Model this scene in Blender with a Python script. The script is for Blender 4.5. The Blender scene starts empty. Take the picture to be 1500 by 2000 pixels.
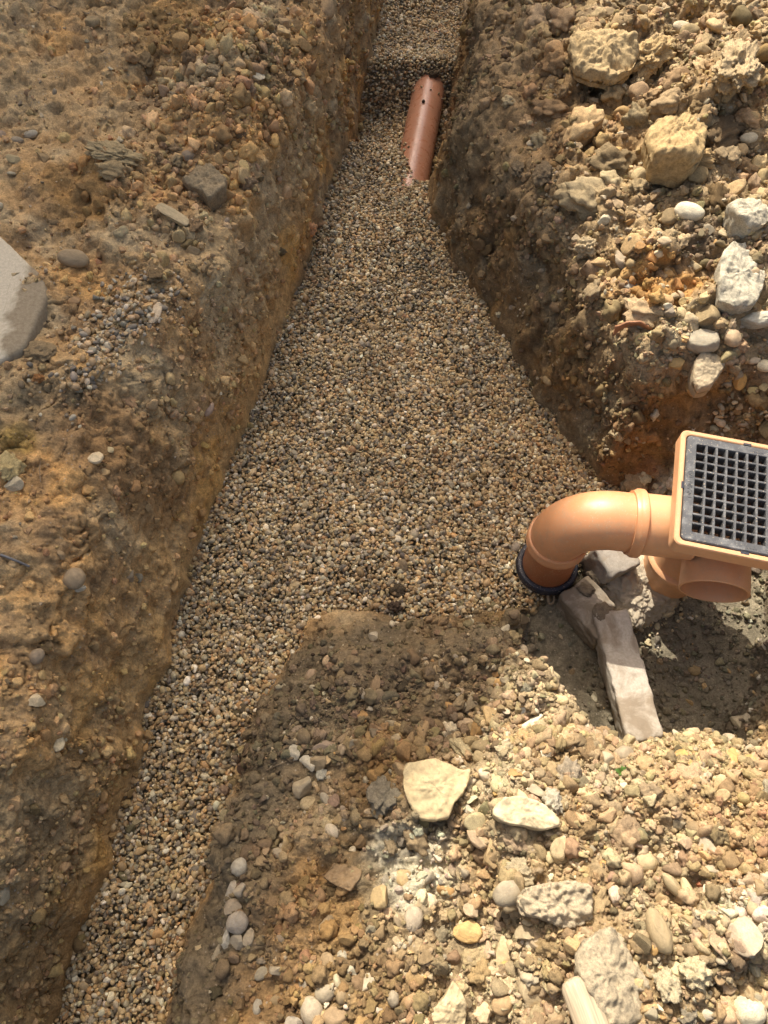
import bpy, bmesh, math, random, time
import numpy as np
from mathutils import Vector, Matrix, Euler
from mathutils.bvhtree import BVHTree

T0 = time.time()
S = bpy.context.scene
COL = S.collection
PI = math.pi
rng = np.random.default_rng(7)
random.seed(7)

# ------------------------------------------------------------------ camera, sky, sun, exposure
CAM_H, PITCH, FPX = 1.60, math.radians(62.0), 1502.0
SP, CP = math.sin(PITCH), math.cos(PITCH)
cam = bpy.data.cameras.new('camera')
cam.sensor_fit = 'VERTICAL'; cam.sensor_height = 36.0; cam.lens = FPX / 2000.0 * 36.0
cam.clip_start = 0.05; cam.clip_end = 400.0
camo = bpy.data.objects.new('camera', cam); COL.objects.link(camo)
camo.location = (0, 0, CAM_H); camo.rotation_euler = (PI / 2 - PITCH, 0, 0)
S.camera = camo

SUN_EL, SUN_AZ = math.radians(47.0), math.radians(-20.0)      # azimuth from +Y, clockwise
SUN = Vector((math.sin(SUN_AZ) * math.cos(SUN_EL), math.cos(SUN_AZ) * math.cos(SUN_EL), math.sin(SUN_EL)))
w = bpy.data.worlds.new('World'); S.world = w; w.use_nodes = True
nt = w.node_tree
sky = nt.nodes.new('ShaderNodeTexSky'); sky.sky_type = 'NISHITA'; sky.sun_disc = False
sky.sun_elevation = SUN_EL; sky.sun_rotation = SUN_AZ
sky.air_density = 0.8; sky.dust_density = 8.0; sky.ozone_density = 0.0
bg = nt.nodes['Background']; bg.inputs['Strength'].default_value = 0.15
nt.links.new(sky.outputs[0], bg.inputs['Color'])
sl = bpy.data.lights.new('sun', 'SUN'); sl.energy = 4.4; sl.angle = math.radians(0.53); sl.color = (1.0, 0.94, 0.86)
so = bpy.data.objects.new('sun', sl); COL.objects.link(so)
so.location = SUN * 30; so.rotation_euler = SUN.to_track_quat('Z', 'Y').to_euler()
vs = S.view_settings
vs.view_transform = 'Standard'; vs.look = 'None'; vs.gamma = 1.0; vs.use_curve_mapping = False
vs.exposure = 0.68

# ------------------------------------------------------------------ helpers
def unproj(px, py, z):
    """a point of the place seen at that spot of the 1500x2000 photograph, at height z"""
    a, b = (px - 750) / FPX, (1000 - py) / FPX
    d = np.array([a, CP + b * SP, -SP + b * CP])
    t = (z - CAM_H) / d[2]
    return np.array([0, 0, CAM_H]) + d * t

def tag(o, label=None, cat=None, group=None, kind=None):
    if label: o['label'] = label
    if cat: o['category'] = cat
    if group: o['group'] = group
    if kind: o['kind'] = kind
    return o

def mesh_np(name, V, F, smooth=True):
    me = bpy.data.meshes.new(name)
    V = np.asarray(V, np.float32); F = np.asarray(F, np.int32)
    me.vertices.add(len(V)); me.vertices.foreach_set('co', V.ravel())
    k = F.shape[1]
    me.loops.add(F.size); me.loops.foreach_set('vertex_index', F.ravel())
    me.polygons.add(len(F)); me.polygons.foreach_set('loop_start', np.arange(0, F.size, k, dtype=np.int32))
    me.polygons.foreach_set('use_smooth', np.full(len(F), smooth, bool))
    me.update(calc_edges=True); me.validate()
    return me

def link(name, me, mat=None, parent=None):
    o = bpy.data.objects.new(name, me); COL.objects.link(o)
    if mat is not None:
        me.materials.clear(); me.materials.append(mat)
    if parent is not None: o.parent = parent
    return o

def empty(name, loc):
    o = bpy.data.objects.new(name, None); COL.objects.link(o); o.location = loc
    o.empty_display_size = 0.05
    return o

# numpy noise ---------------------------------------------------------------
_pt = np.random.default_rng(11)
PERM = _pt.permutation(4096).astype(np.int64)
GRD = _pt.normal(size=(4096, 3)); GRD /= np.linalg.norm(GRD, axis=1)[:, None]
RND = _pt.random((4096, 3))

def _h(i, j, k, s):
    return PERM[(PERM[(PERM[(i + s) & 4095] + j) & 4095] + k) & 4095]

def perlin(P, s=0):
    P = np.asarray(P, float); I = np.floor(P).astype(np.int64); f = P - I
    u = f * f * f * (f * (f * 6 - 15) + 10)
    out = 0
    for a in (0, 1):
        wa = u[:, 0] if a else 1 - u[:, 0]
        for b in (0, 1):
            wb = u[:, 1] if b else 1 - u[:, 1]
            for c in (0, 1):
                wc = u[:, 2] if c else 1 - u[:, 2]
                g = GRD[_h(I[:, 0] + a, I[:, 1] + b, I[:, 2] + c, s)]
                out = out + wa * wb * wc * (g[:, 0] * (f[:, 0] - a) + g[:, 1] * (f[:, 1] - b) + g[:, 2] * (f[:, 2] - c))
    return out * 1.5

def fbm(P, sc, oc=4, s=0, gain=0.5):
    o = 0; a = 1; q = np.asarray(P, float) * sc
    for i in range(oc):
        o = o + a * perlin(q, s + i * 17); q = q * 2.03; a *= gain
    return o

def worley(P, s=0):
    P = np.asarray(P, float); I = np.floor(P).astype(np.int64); f = P - I
    F1 = np.full(len(P), 9.0); F2 = np.full(len(P), 9.0); ID = np.zeros(len(P), np.int64)
    for a in (-1, 0, 1):
        for b in (-1, 0, 1):
            for c in (-1, 0, 1):
                h = _h(I[:, 0] + a, I[:, 1] + b, I[:, 2] + c, s)
                r = RND[h]
                d = (a + r[:, 0] - f[:, 0]) ** 2 + (b + r[:, 1] - f[:, 1]) ** 2 + (c + r[:, 2] - f[:, 2]) ** 2
                m = d < F1
                F2 = np.where(m, F1, np.minimum(F2, d)); ID = np.where(m, h, ID); F1 = np.where(m, d, F1)
    return np.sqrt(F1), np.sqrt(F2), ID

def sst(a, b, x):
    t = np.clip((x - a) / (b - a), 0, 1); return t * t * (3 - 2 * t)

# ------------------------------------------------------------------ materials
def nm(name):
    m = bpy.data.materials.new(name); m.use_nodes = True
    t = m.node_tree; b = t.nodes['Principled BSDF']
    return m, t, b

def N(t, ty, **kw):
    n = t.nodes.new(ty)
    for k, v in kw.items():
        if k.startswith('i_'):
            key = k[2:]
            n.inputs[int(key) if key.isdigit() else key.replace('_', ' ')].default_value = v
        else: setattr(n, k, v)
    return n

def noise(t, co, scale, detail=4.0, rough=0.6, dist=0.0):
    n = N(t, 'ShaderNodeTexNoise'); n.inputs['Scale'].default_value = scale
    n.inputs['Detail'].default_value = detail; n.inputs['Roughness'].default_value = rough
    n.inputs['Distortion'].default_value = dist
    t.links.new(co, n.inputs['Vector']); return n.outputs['Fac']

def ramp(t, fac, stops):
    r = N(t, 'ShaderNodeValToRGB'); e = r.color_ramp.elements
    while len(e) < len(stops): e.new(0.5)
    for k, (p, c) in enumerate(stops):
        e[k].position = p; e[k].color = (c, c, c, 1) if isinstance(c, (int, float)) else (*c, 1)
    t.links.new(fac, r.inputs['Fac']); return r.outputs['Color']

def mix(t, fac, a, b, mode='MIX'):
    n = N(t, 'ShaderNodeMix', data_type='RGBA', blend_type=mode)
    for s, v in ((0, fac), (6, a), (7, b)):
        if isinstance(v, (int, float)): n.inputs[s].default_value = v
        elif isinstance(v, tuple): n.inputs[s].default_value = (*v, 1)
        else: t.links.new(v, n.inputs[s])
    return n.outputs[2]

def bump(t, h, strength, dist, prev=None):
    b = N(t, 'ShaderNodeBump'); b.inputs['Strength'].default_value = strength; b.inputs['Distance'].default_value = dist
    t.links.new(h, b.inputs['Height'])
    if prev is not None: t.links.new(prev, b.inputs['Normal'])
    return b.outputs[0]

def soil_material():
    m, t, b = nm('soil')
    co = N(t, 'ShaderNodeTexCoord').outputs['Object']
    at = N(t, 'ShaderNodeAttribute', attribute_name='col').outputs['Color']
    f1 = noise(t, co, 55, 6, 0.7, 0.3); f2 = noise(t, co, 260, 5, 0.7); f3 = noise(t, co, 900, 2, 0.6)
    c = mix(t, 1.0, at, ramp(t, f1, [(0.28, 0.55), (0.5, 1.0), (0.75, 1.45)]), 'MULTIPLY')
    c = mix(t, 1.0, c, ramp(t, f2, [(0.25, 0.55), (0.5, 1.0), (0.78, 1.5)]), 'MULTIPLY')
    # pale grit and dark humus specks
    v = N(t, 'ShaderNodeTexVoronoi'); v.inputs['Scale'].default_value = 210; t.links.new(co, v.inputs['Vector'])
    sep = N(t, 'ShaderNodeSeparateColor'); t.links.new(v.outputs['Color'], sep.inputs[0])
    sel = N(t, 'ShaderNodeMath', operation='GREATER_THAN'); sel.inputs[1].default_value = 0.90; t.links.new(sep.outputs[0], sel.inputs[0])
    near = N(t, 'ShaderNodeMath', operation='LESS_THAN'); near.inputs[1].default_value = 0.36; t.links.new(v.outputs['Distance'], near.inputs[0])
    g = N(t, 'ShaderNodeMath', operation='MULTIPLY'); t.links.new(sel.outputs[0], g.inputs[0]); t.links.new(near.outputs[0], g.inputs[1])
    gm = N(t, 'ShaderNodeMath', operation='MULTIPLY'); t.links.new(g.outputs[0], gm.inputs[0]); t.links.new(ramp(t, noise(t, co, 9, 3), [(0.4, 0.15), (0.65, 0.9)]), gm.inputs[1])
    c = mix(t, gm.outputs[0], c, mix(t, sep.outputs[1], (0.46, 0.40, 0.30), (0.30, 0.20, 0.11)))
    t.links.new(c, b.inputs['Base Color'])
    b.inputs['Roughness'].default_value = 0.92; b.inputs['Specular IOR Level'].default_value = 0.2
    n1 = bump(t, f1, 0.8, 0.006); n2 = bump(t, f2, 0.9, 0.0022, n1); n3 = bump(t, f3, 0.6, 0.0007, n2)
    t.links.new(n3, b.inputs['Normal'])
    return m

def stone_material(name, src, rough=0.75, clod=False, gloss=0.3, rel=.0016, dust=.7):
    """src 'obj': the object's own colour; 'inst': the colour carried by each instance"""
    m, t, b = nm(name)
    co = N(t, 'ShaderNodeTexCoord').outputs['Object']
    oi = N(t, 'ShaderNodeObjectInfo')
    add = N(t, 'ShaderNodeVectorMath', operation='ADD'); t.links.new(co, add.inputs[0])
    cmb = N(t, 'ShaderNodeMath', operation='MULTIPLY'); cmb.inputs[1].default_value = 37.0; t.links.new(oi.outputs['Random'], cmb.inputs[0])
    t.links.new(cmb.outputs[0], add.inputs[1]); co = add.outputs[0]
    if src == 'obj': base = oi.outputs['Color']
    else: base = N(t, 'ShaderNodeAttribute', attribute_name='col', attribute_type='INSTANCER').outputs['Color']
    if clod:
        f1 = noise(t, co, 3.2, 7, 0.72, 0.3); f2 = noise(t, co, 17, 5, 0.75)
        c = mix(t, 1.0, base, ramp(t, f1, [(0.28, 0.6), (0.5, 1.0), (0.75, 1.35)]), 'MULTIPLY')
        c = mix(t, 1.0, c, ramp(t, f2, [(0.28, 0.55), (0.5, 1.0), (0.75, 1.4)]), 'MULTIPLY')
        nn = bump(t, f1, 0.8, rel * 2); nn = bump(t, f2, 1.0, rel, nn)
    else:
        f1 = noise(t, co, 1.6, 5, 0.6, 0.4); f2 = noise(t, co, 9, 5, 0.7)
        c = mix(t, 1.0, base, ramp(t, f1, [(0.3, 0.72), (0.5, 1.0), (0.72, 1.22)]), 'MULTIPLY')
        c = mix(t, ramp(t, f2, [(0.48, 0.0), (0.70, dust)]), c, (0.31, 0.225, 0.125))
        nn = bump(t, f1, 0.7, rel * 1.5); nn = bump(t, f2, 0.8, rel * .6, nn)
    t.links.new(c, b.inputs['Base Color']); t.links.new(nn, b.inputs['Normal'])
    b.inputs['Roughness'].default_value = rough; b.inputs['Specular IOR Level'].default_value = gloss
    return m

def plastic(name, col, rough=0.33, dirt=0.5, dirtcol=(0.30, 0.22, 0.13)):
    m, t, b = nm(name)
    co = N(t, 'ShaderNodeTexCoord').outputs['Object']
    f1 = noise(t, co, 14, 4, 0.6); f2 = noise(t, co, 46, 7, 0.75); f3 = noise(t, co, 380, 2, 0.5)
    c = mix(t, 1.0, col, ramp(t, f1, [(0.3, 0.9), (0.7, 1.08)]), 'MULTIPLY')
    c = mix(t, ramp(t, f2, [(0.50, 0.0), (0.72, dirt)]), c, dirtcol)
    sp = ramp(t, f3, [(0.655, 0.0), (0.69, 0.7)])
    c = mix(t, sp, c, (0.55, 0.44, 0.30))
    t.links.new(c, b.inputs['Base Color'])
    t.links.new(ramp(t, f2, [(0.4, rough), (0.8, min(1, rough + 0.35))]), b.inputs['Roughness'])
    b.inputs['Specular IOR Level'].default_value = 0.5
    t.links.new(bump(t, f1, 0.05, 0.01, bump(t, f3, 0.12, 0.0006)), b.inputs['Normal'])
    return m

def concrete(name, base, mud, mudlo, mudhi, axis_scale=7.0, lines=False):
    m, t, b = nm(name)
    co = N(t, 'ShaderNodeTexCoord').outputs['Object']
    f1 = noise(t, co, axis_scale, 5, 0.65, 0.6); f2 = noise(t, co, 180, 5, 0.75); f3 = noise(t, co, 700, 2, 0.6)
    c = mix(t, 1.0, base, ramp(t, f2, [(0.3, 0.78), (0.7, 1.12)]), 'MULTIPLY')
    if lines:
        mp = N(t, 'ShaderNodeMapping'); mp.inputs['Rotation'].default_value = (0, 0, math.radians(-32)); mp.inputs['Scale'].default_value = (160, 9, 9)
        t.links.new(co, mp.inputs['Vector'])
        l = noise(t, mp.outputs[0], 1.0, 3, 0.6)
        c = mix(t, ramp(t, l, [(0.60, 0.0), (0.76, 0.45)]), c, (0.28, 0.24, 0.16))
    c = mix(t, ramp(t, f1, [(mudlo, 0.0), (mudhi, 0.95)]), c, mud)
    t.links.new(c, b.inputs['Base Color']); b.inputs['Roughness'].default_value = 0.85
    b.inputs['Specular IOR Level'].default_value = 0.25
    t.links.new(bump(t, f2, 0.6, 0.002, bump(t, f3, 0.4, 0.0006)), b.inputs['Normal'])
    return m

M_SOIL = soil_material()
M_STONE = stone_material('stone', 'obj')
M_CLOD = stone_material('clod_soil', 'obj', 0.95, True, 0.15)
M_STONE_I = stone_material('loose_stone', 'inst', rel=.0005)
M_CLOD_I = stone_material('crumb_soil', 'inst', 0.95, True, 0.15, rel=.0004)
M_GRAVEL = stone_material('gravel_stone', 'inst', 0.55, False, 0.4, rel=.0003, dust=.4)
M_ELBOW = plastic('terracotta_plastic', (0.62, 0.29, 0.125), 0.34, 0.55, (0.42, 0.29, 0.17))
M_HOPPER = plastic('pale_terracotta_plastic', (0.66, 0.35, 0.165), 0.40, 0.45, (0.44, 0.31, 0.19))
M_DOWN = plastic('dark_terracotta_plastic', (0.36, 0.125, 0.045), 0.40, 0.5)
M_PIPE = plastic('dusty_terracotta_plastic', (0.44, 0.20, 0.11), 0.24, 0.35)
M_RUBBER = plastic('black_rubber', (0.014, 0.016, 0.026), 0.5, 0.35, (0.10, 0.08, 0.06))
M_GRATE = plastic('black_grating_plastic', (0.075, 0.075, 0.073), 0.40, 0.8, (0.24, 0.235, 0.215))  # base and dirt greyed for dust and a painted-in sun sheen

# ------------------------------------------------------------------ the dug ground: plan of the trench and the gully pit
def P2(px, py, z=0.0): return unproj(px, py, z)[:2]
LEFT = [(-.84, -1.4), (-.615, -.30), (-.567, -.08), (-.52, .084), (-.478, .393), (-.445, .60), (-.406, .81), (-.36, 1.0), (-.325, 1.145),
        (-.25, 1.48), (-.17, 1.86), (-.09, 2.30), (-.03, 2.72), (.03, 3.15), (.12, 4.2)]
RIGHT = [(.47, 4.2), (.37, 3.15), P2(900, 90), P2(884, 170, -.05), P2(872, 250, -.08), P2(846, 360), P2(838, 430), P2(878, 500), P2(905, 560),
         P2(955, 640), P2(1005, 705), P2(1062, 800), P2(1112, 870), P2(1162, 935, .02), P2(1246, 962, .02)]
PIT = [(.60, .80), (.80, .76), (.98, .72), P2(1486, 1110, .0), P2(1482, 1240, .0), P2(1478, 1330, .05), P2(1476, 1436, .20),
       P2(1380, 1437, .22), P2(1262, 1437, .22), P2(1182, 1432, .22), P2(1166, 1412, .22), P2(1120, 1345, .21), P2(1084, 1292, .19), P2(1050, 1244, .13)]
LUMP = [P2(1030, 1196, .02), P2(900, 1200, .02), P2(780, 1198, .02), P2(660, 1186, .02), P2(606, 1210), P2(575, 1262), P2(540, 1318), P2(492, 1420), P2(446, 1540),
        P2(408, 1650), P2(388, 1750), P2(352, 1870), P2(310, 2000), (-.455, -.30), (-.60, -1.4)]
FPOLY = np.array(LEFT + RIGHT + PIT + LUMP, float)

def poly_dist(x, y):
    A = FPOLY; B = np.roll(FPOLY, -1, 0)
    d = np.full(x.shape, 1e9); inside = np.zeros(x.shape, bool)
    for (ax, ay), (bx, by) in zip(A, B):
        ex, ey = bx - ax, by - ay; L = ex * ex + ey * ey + 1e-12
        t = np.clip(((x - ax) * ex + (y - ay) * ey) / L, 0, 1)
        d = np.minimum(d, (x - ax - t * ex) ** 2 + (y - ay - t * ey) ** 2)
        c = ((ay > y) != (by > y))
        with np.errstate(divide='ignore', invalid='ignore'):
            xi = (bx - ax) * (y - ay) / ((by - ay) if by != ay else 1e-12) + ax
        inside ^= (c & (x < xi))
    d = np.sqrt(d)
    return np.where(inside, -d, d)

# control points: x, y, height of the bank, horizontal run of its cut face
CTRL = np.array([
    (-.75, -.3, .44, .10), (-.70, .1, .45, .09), (-.62, .45, .45, .085), (-.56, .80, .44, .075), (-.50, 1.15, .44, .065), (-.40, 1.5, .44, .06), (-.30, 1.9, .44, .06),
    (-.2, 2.4, .46, .06), (-.15, 3.2, .46, .05), (-1.1, 1.0, .45, .08), (-1.1, 2.2, .47, .06), (-.65, 2.4, .52, .06),
    (.33, 3.2, .42, .06), (.34, 2.5, .42, .07), (.28, 2.0, .42, .09), (.34, 1.65, .42, .10), (.48, 1.35, .42, .09), (.58, 1.08, .42, .06), (.50, .94, .42, .045), (.515, .86, .42, .045), (.62, .90, .42, .26),
    (.85, 1.2, .45, .16), (1.2, 1.8, .50, .12), (1.3, .95, .44, .22), (.75, .88, .42, .30), (.95, .85, .43, .30), (.8, 2.6, .55, .10),
    (-.25, .35, .25, .095), (-.33, .05, .31, .08), (-.33, -.3, .36, .08), (-.08, .42, .25, .17), (.12, .40, .27, .15), (.26, .33, .28, .045), (.32, .27, .29, .035),
    (.40, .20, .29, .03), (.65, .20, .31, .03), (.9, .20, .33, .04), (.1, .1, .32, .1), (.5, -.1, .36, .1), (0, -.4, .38, .1), (1.0, .4, .38, .05), (1.0, .6, .40, .06), (.8, -.4, .40, .1)])

def field(x, y):
    wsum = 0; a = 0; b = 0
    for cx, cy, h, r in CTRL:
        wt = 1.0 / ((x - cx) ** 2 + (y - cy) ** 2 + 0.004) ** 2
        wsum = wsum + wt; a = a + wt * h; b = b + wt * r
    return a / wsum, b / wsum

def gravel_h(x, y):
    """level of the pea gravel bed"""
    z = np.zeros_like(x) - .03 * sst(.5, -.3, y)
    edge = 2.20 - .17 * sst(0.02, .13, x)
    t = sst(edge - .06, edge + .10, y) * (1 - sst(2.46, 2.58, y))
    z = z + .012 - .122 * t
    z = z + .03 * np.exp(-((x - .36) ** 2 + (y - .70) ** 2) / .02)
    P = np.stack([x, y, np.zeros_like(x)], -1).reshape(-1, 3)
    z = z + (fbm(P, 3.2, 3, 50) * .026).reshape(x.shape)
    # scooped towards the pit, where bare soil shows
    return z - .05 * sst(-.01, .05, x - .30 - (y - .585) * 1.05) * sst(.14, .20, x) * sst(.76, .68, y)

MOUNDS = [  # px, py, z, radius, height: lumps of spoil on the banks
    (1200, 90, .45, .16, .06), (1330, 220, .45, .13, .07), (1420, 110, .5, .2, .08), (1110, 330, .42, .10, .03), (1450, 420, .45, .16, .04),
    (470, 100, .5, .25, .05), (240, 320, .45, .12, .03), (60, 1450, .45, .10, .03), (60, 1650, .45, .10, .03), (140, 1000, .45, .10, .02),
    (1120, 1560, .33, .14, .03), (1300, 1560, .33, .13, .05), (1430, 1650, .34, .14, .04), (1090, 1780, .35, .09, .03), (1250, 1900, .36, .14, .03), (860, 1550, .3, .08, .015),
    (1400, 1860, .36, .12, .03), (1480, 1840, .36, .12, .03), (800, 1850, .33, .12, .02), (1020, 1330, .27, .08, .02)]
MW = [(*unproj(a, b, c)[:2], r, h) for a, b, c, r, h in MOUNDS]

def soil_h(x, y):
    d = poly_dist(x, y)
    P = np.stack([x, y, np.zeros_like(x)], -1).reshape(-1, 3)
    top, run = field(x, y)
    d = d + (fbm(P, 9, 3, 5) * .022).reshape(x.shape)
    top = top + (fbm(P, 4.5, 4, 9) * .035).reshape(x.shape) * sst(.06, .2, d)
    for mx, my, r, h in MW:
        top = top + h * np.exp(-((x - mx) ** 2 + (y - my) ** 2) / (r * r) * 2)
    t = np.clip(d, 0, None) / run
    p = np.where(t < 1, .80 * t ** .85, .80 + .20 * (1 - np.exp(-(t - 1) * .9)))
    p = np.where(t < 1, .80 * (1 - (1 - np.clip(t, 0, 1)) ** 1.15), p)
    floor = gravel_h(x, y) - .012
    # bare floor of the gully pit, a low earth shelf
    pit = .045 * sst(.0, .05, x - .30 - (y - .585) * 1.05) * sst(.14, .20, x) * sst(.80, .70, y) + .03 * sst(.6, .9, x) * sst(.8, .7, y)
    return floor + pit + (top - floor) * p, d

# rows spaced by how they are seen, columns evenly along each profile
def build_ground():
    pys = np.linspace(2120, -130, 880)
    ang = PITCH + np.arctan((pys - 1000) / FPX)
    ys = (CAM_H - .22) / np.tan(ang)
    ys = np.concatenate([[-45, -18, -7, -3, -1.5, -.9, -.6, -.45], ys[ys > -.40], [4.0, 4.5, 5.5, 7.5, 12, 24, 60]])
    NC, NF = 660, 420
    half = .52 + .36 * np.clip(ys, -.4, 4) + .34
    X = np.zeros((len(ys), NC))
    uf = np.linspace(-1, 1, NF)
    Xf = half[:, None] * uf[None, :]; Yf = np.repeat(ys[:, None], NF, 1)
    Hf, _ = soil_h(Xf, Yf)
    dl = np.sqrt(np.diff(Xf, axis=1) ** 2 + (1.1 * np.diff(Hf, axis=1)) ** 2)
    k = np.array([1, 2, 3, 2, 1.]) / 9
    dl = np.apply_along_axis(lambda r: np.convolve(np.pad(r, 2, mode='edge'), k, 'valid'), 0, dl)
    dl = np.apply_along_axis(lambda r: np.convolve(np.pad(r, 2, mode='edge'), k, 'valid'), 1, dl)
    cum = np.concatenate([np.zeros((len(ys), 1)), np.cumsum(dl, 1)], 1)
    for j in range(len(ys)):
        X[j] = np.interp(np.linspace(0, cum[j, -1], NC), cum[j], Xf[j])
    off = np.array([.06, .2, .5, 1.2, 3, 8, 20, 50])
    X = np.concatenate([X[:, :1] - off[::-1], X, X[:, -1:] + off], 1)
    Y = np.repeat(ys[:, None], X.shape[1], 1)
    Z, D = soil_h(X, Y)
    V = np.stack([X, Y, Z], -1)
    # normals of the smooth form
    du = np.gradient(V, axis=1); dv = np.gradient(V, axis=0)
    Nn = np.cross(du, dv); Nn /= np.linalg.norm(Nn, axis=-1)[..., None] + 1e-12
    Pf = V.reshape(-1, 3); Nf = Nn.reshape(-1, 3); d = D.ravel()
    fine = ((np.abs(Pf[:, 0]) < 2.2) & (Pf[:, 1] > -.6) & (Pf[:, 1] < 4.2)).astype(float)
    x, y, z = Pf.T
    steep = 1 - np.abs(Nf[:, 2])
    bank = sst(-.005, .03, d)
    # how crumbly each place is
    crumb = np.clip(.35 + .9 * fbm(Pf, 3.0, 3, 31), .05, 1)
    right = sst(.15, .45, x) * sst(.55, .85, y)
    near = sst(-.30, .10, x + .25 * y) * sst(.55, .35, y)
    crumb = np.clip(crumb + .35 * right + .35 * near, 0, 1.1) * (1 - .55 * sst(.25, .7, steep) * (1 - right * .3))
    pitm = sst(.36, .44, x) * sst(.72, .64, y) * sst(.03, -.02, d)
    disp = fbm(Pf, 7, 3, 21) * .016
    disp = disp + fbm(Pf, 24, 4, 22, .55) * .0105 * (.6 + crumb)
    F1, F2, ID = worley(Pf * 30 + fbm(Pf, 20, 2, 60)[:, None] * .6, 3)
    disp = disp + crumb * (.55 - F1) * .020
    G1, G2, _ = worley(Pf * 75 + fbm(Pf, 50, 2, 63)[:, None] * .5, 8)
    disp = disp + crumb * (.5 - G1) * .0085
    B1, B2_, _ = worley(Pf * 11 + fbm(Pf, 8, 2, 64)[:, None] * .8, 12)
    disp = disp + (.5 - B1) * .075 * np.clip(right * sst(.28, .42, z) + .45 * near, 0, 1) * sst(-.15, .25, fbm(Pf, 3.5, 2, 66) + .08)
    ck = np.abs(perlin(Pf * 9 + fbm(Pf, 14, 3, 71)[:, None] * .5, 72)); ck2 = np.abs(perlin(Pf * 26 + fbm(Pf, 30, 2, 73)[:, None] * .5, 74))
    disp = disp - .012 * sst(.075, .0, ck) * sst(-.1, .25, fbm(Pf, 4, 2, 75)) - .005 * sst(.08, .0, ck2)
    # spade and bucket scars: shallow vertical flutes on the cut faces
    fl = perlin(np.stack([x * 22 + y * 26, x * 6, z * 3.0], -1), 77)
    disp = disp + fl * .010 * sst(.3, .75, steep)
    Vd = Pf + Nf * (disp * fine * np.maximum(bank, .25))[:, None]
    Vd = Vd.reshape(V.shape)
    # ---------------- colours of the earth itself
    n1 = fbm(Pf, 2.6, 4, 101); n2 = fbm(Pf, 6.5, 4, 102); n3 = fbm(Pf, 15, 3, 103); n4 = fbm(Pf, 1.4, 2, 104)
    def C(r, g, b_): return np.array([r, g, b_])[None, :]
    col = np.repeat(C(.215, .142, .076), len(Pf), 0)
    def lay(mask, c):
        nonlocal col
        m_ = np.clip(mask, 0, 1)[:, None]; col = col * (1 - m_) + c * m_
    lay(sst(-.1, .35, n1) * .8, C(.215, .165, .105))               # grey brown topsoil
    lay(sst(.10, .5, n2) * .7, C(.29, .175, .075))                # ochre
    lay(sst(.15, .5, n3) * .6, C(.115, .078, .048))               # darker damp earth
    lay(sst(.2, .5, -n2) * .5, C(.24, .20, .14))
    # clay band low on the left face
    zl = sst(.02, -.1, x - (-.478 + (y - .393) * .17) - .05)
    lay(sst(.30, .05, z + .06 * n2) * sst(.2, .6, steep) * (x < -.44 + (y - .393) * .17) * .75 * (d > 0), C(.27, .172, .078))
    lay(sst(.12, .45, n2) * sst(.3, .1, z) * sst(.2, .6, steep) * (x < -.44 + (y - .393) * .17), C(.29, .18, .072))
    # dry pale clay of the right bank and the near heap
    dry = np.clip(right * sst(.25, .38, z) + near * sst(.20, .28, z) * sst(-.15, .12, x - .10 + .1 * n1), 0, 1)
    lay(dry * (.75 + .3 * n3), C(.36, .27, .175))
    lay(dry * sst(.05, .45, n2) * .7, C(.43, .345, .235))
    lay(dry * sst(.0, .4, -n2 + n4) * .6, C(.31, .205, .11))
    lay(right * sst(.25, .38, z) * sst(1.0, 1.4, y) * .7, C(.34, .235, .135))
    lay(right * sst(.25, .38, z) * sst(.0, .4, n1) * .6, C(.30, .18, .085))
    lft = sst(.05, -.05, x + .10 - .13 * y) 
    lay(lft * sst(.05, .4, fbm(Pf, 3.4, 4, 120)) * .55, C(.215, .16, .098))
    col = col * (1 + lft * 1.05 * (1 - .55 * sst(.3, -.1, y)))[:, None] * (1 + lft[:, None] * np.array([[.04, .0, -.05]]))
    def blob(px, py, zz, r, c, k=1.0):
        q = unproj(px, py, zz); dd = np.sqrt((x - q[0]) ** 2 + (y - q[1]) ** 2)
        lay(k * sst(r, r * .45, dd + .35 * r * n3 + .2 * r * n2), C(*c))
    blob(1310, 520, .43, .10, (.42, .22, .075), .8)               # orange patches
    blob(1400, 1590, .36, .17, (.33, .205, .105), .65)
    blob(1290, 850, .30, .12, (.24, .12, .06), .8)
    blob(1380, 450, .43, .09, (.15, .11, .08), .7)
    blob(150, 380, .45, .12, (.30, .17, .065), .7)
    blob(100, 780, .45, .10, (.20, .155, .10), .6)
    blob(330, 40, .48, .16, (.28, .17, .07), .7)
    blob(20, 840, .45, .05, (.38, .26, .09), .8)
    blob(200, 820, .44, .12, (.28, .165, .08), .7)
    blob(1350, 480, .43, .06, (.13, .10, .075), .6)
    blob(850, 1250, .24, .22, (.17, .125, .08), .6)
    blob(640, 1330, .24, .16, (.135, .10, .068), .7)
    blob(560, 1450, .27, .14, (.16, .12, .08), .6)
    blob(800, 1680, .32, .08, (.50, .45, .36), .7)
    blob(1440, 830, .38, .10, (.48, .44, .36), .7)
    blob(1430, 1790, .36, .05, (.55, .50, .42), .6)
    blob(1340, 1460, .30, .10, (.40, .31, .19), .7)
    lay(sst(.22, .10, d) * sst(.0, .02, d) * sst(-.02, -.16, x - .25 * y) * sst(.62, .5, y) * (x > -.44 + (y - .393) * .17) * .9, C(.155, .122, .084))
    # grey sandy earth in the gully pit
    pm = sst(.14, .20, x) * sst(-.01, .04, x - .30 - (y - .585) * 1.05) * sst(.80, .70, y) * sst(.16, .06, z) * sst(1.1, .95, x)
    lay(pm, C(.185, .156, .118)); lay(pm * sst(0, .4, n2) * .6, C(.26, .22, .165))
    lay(sst(.8, .86, x) * sst(.75, .6, y) * sst(.25, .12, z) * sst(.2, .5, steep), C(.10, .07, .045))  # pit's right wall darkened low down, its shade put into the colour
    lay(sst(.01, -.01, d) * (1 - pm), C(.20, .155, .10))
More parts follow.
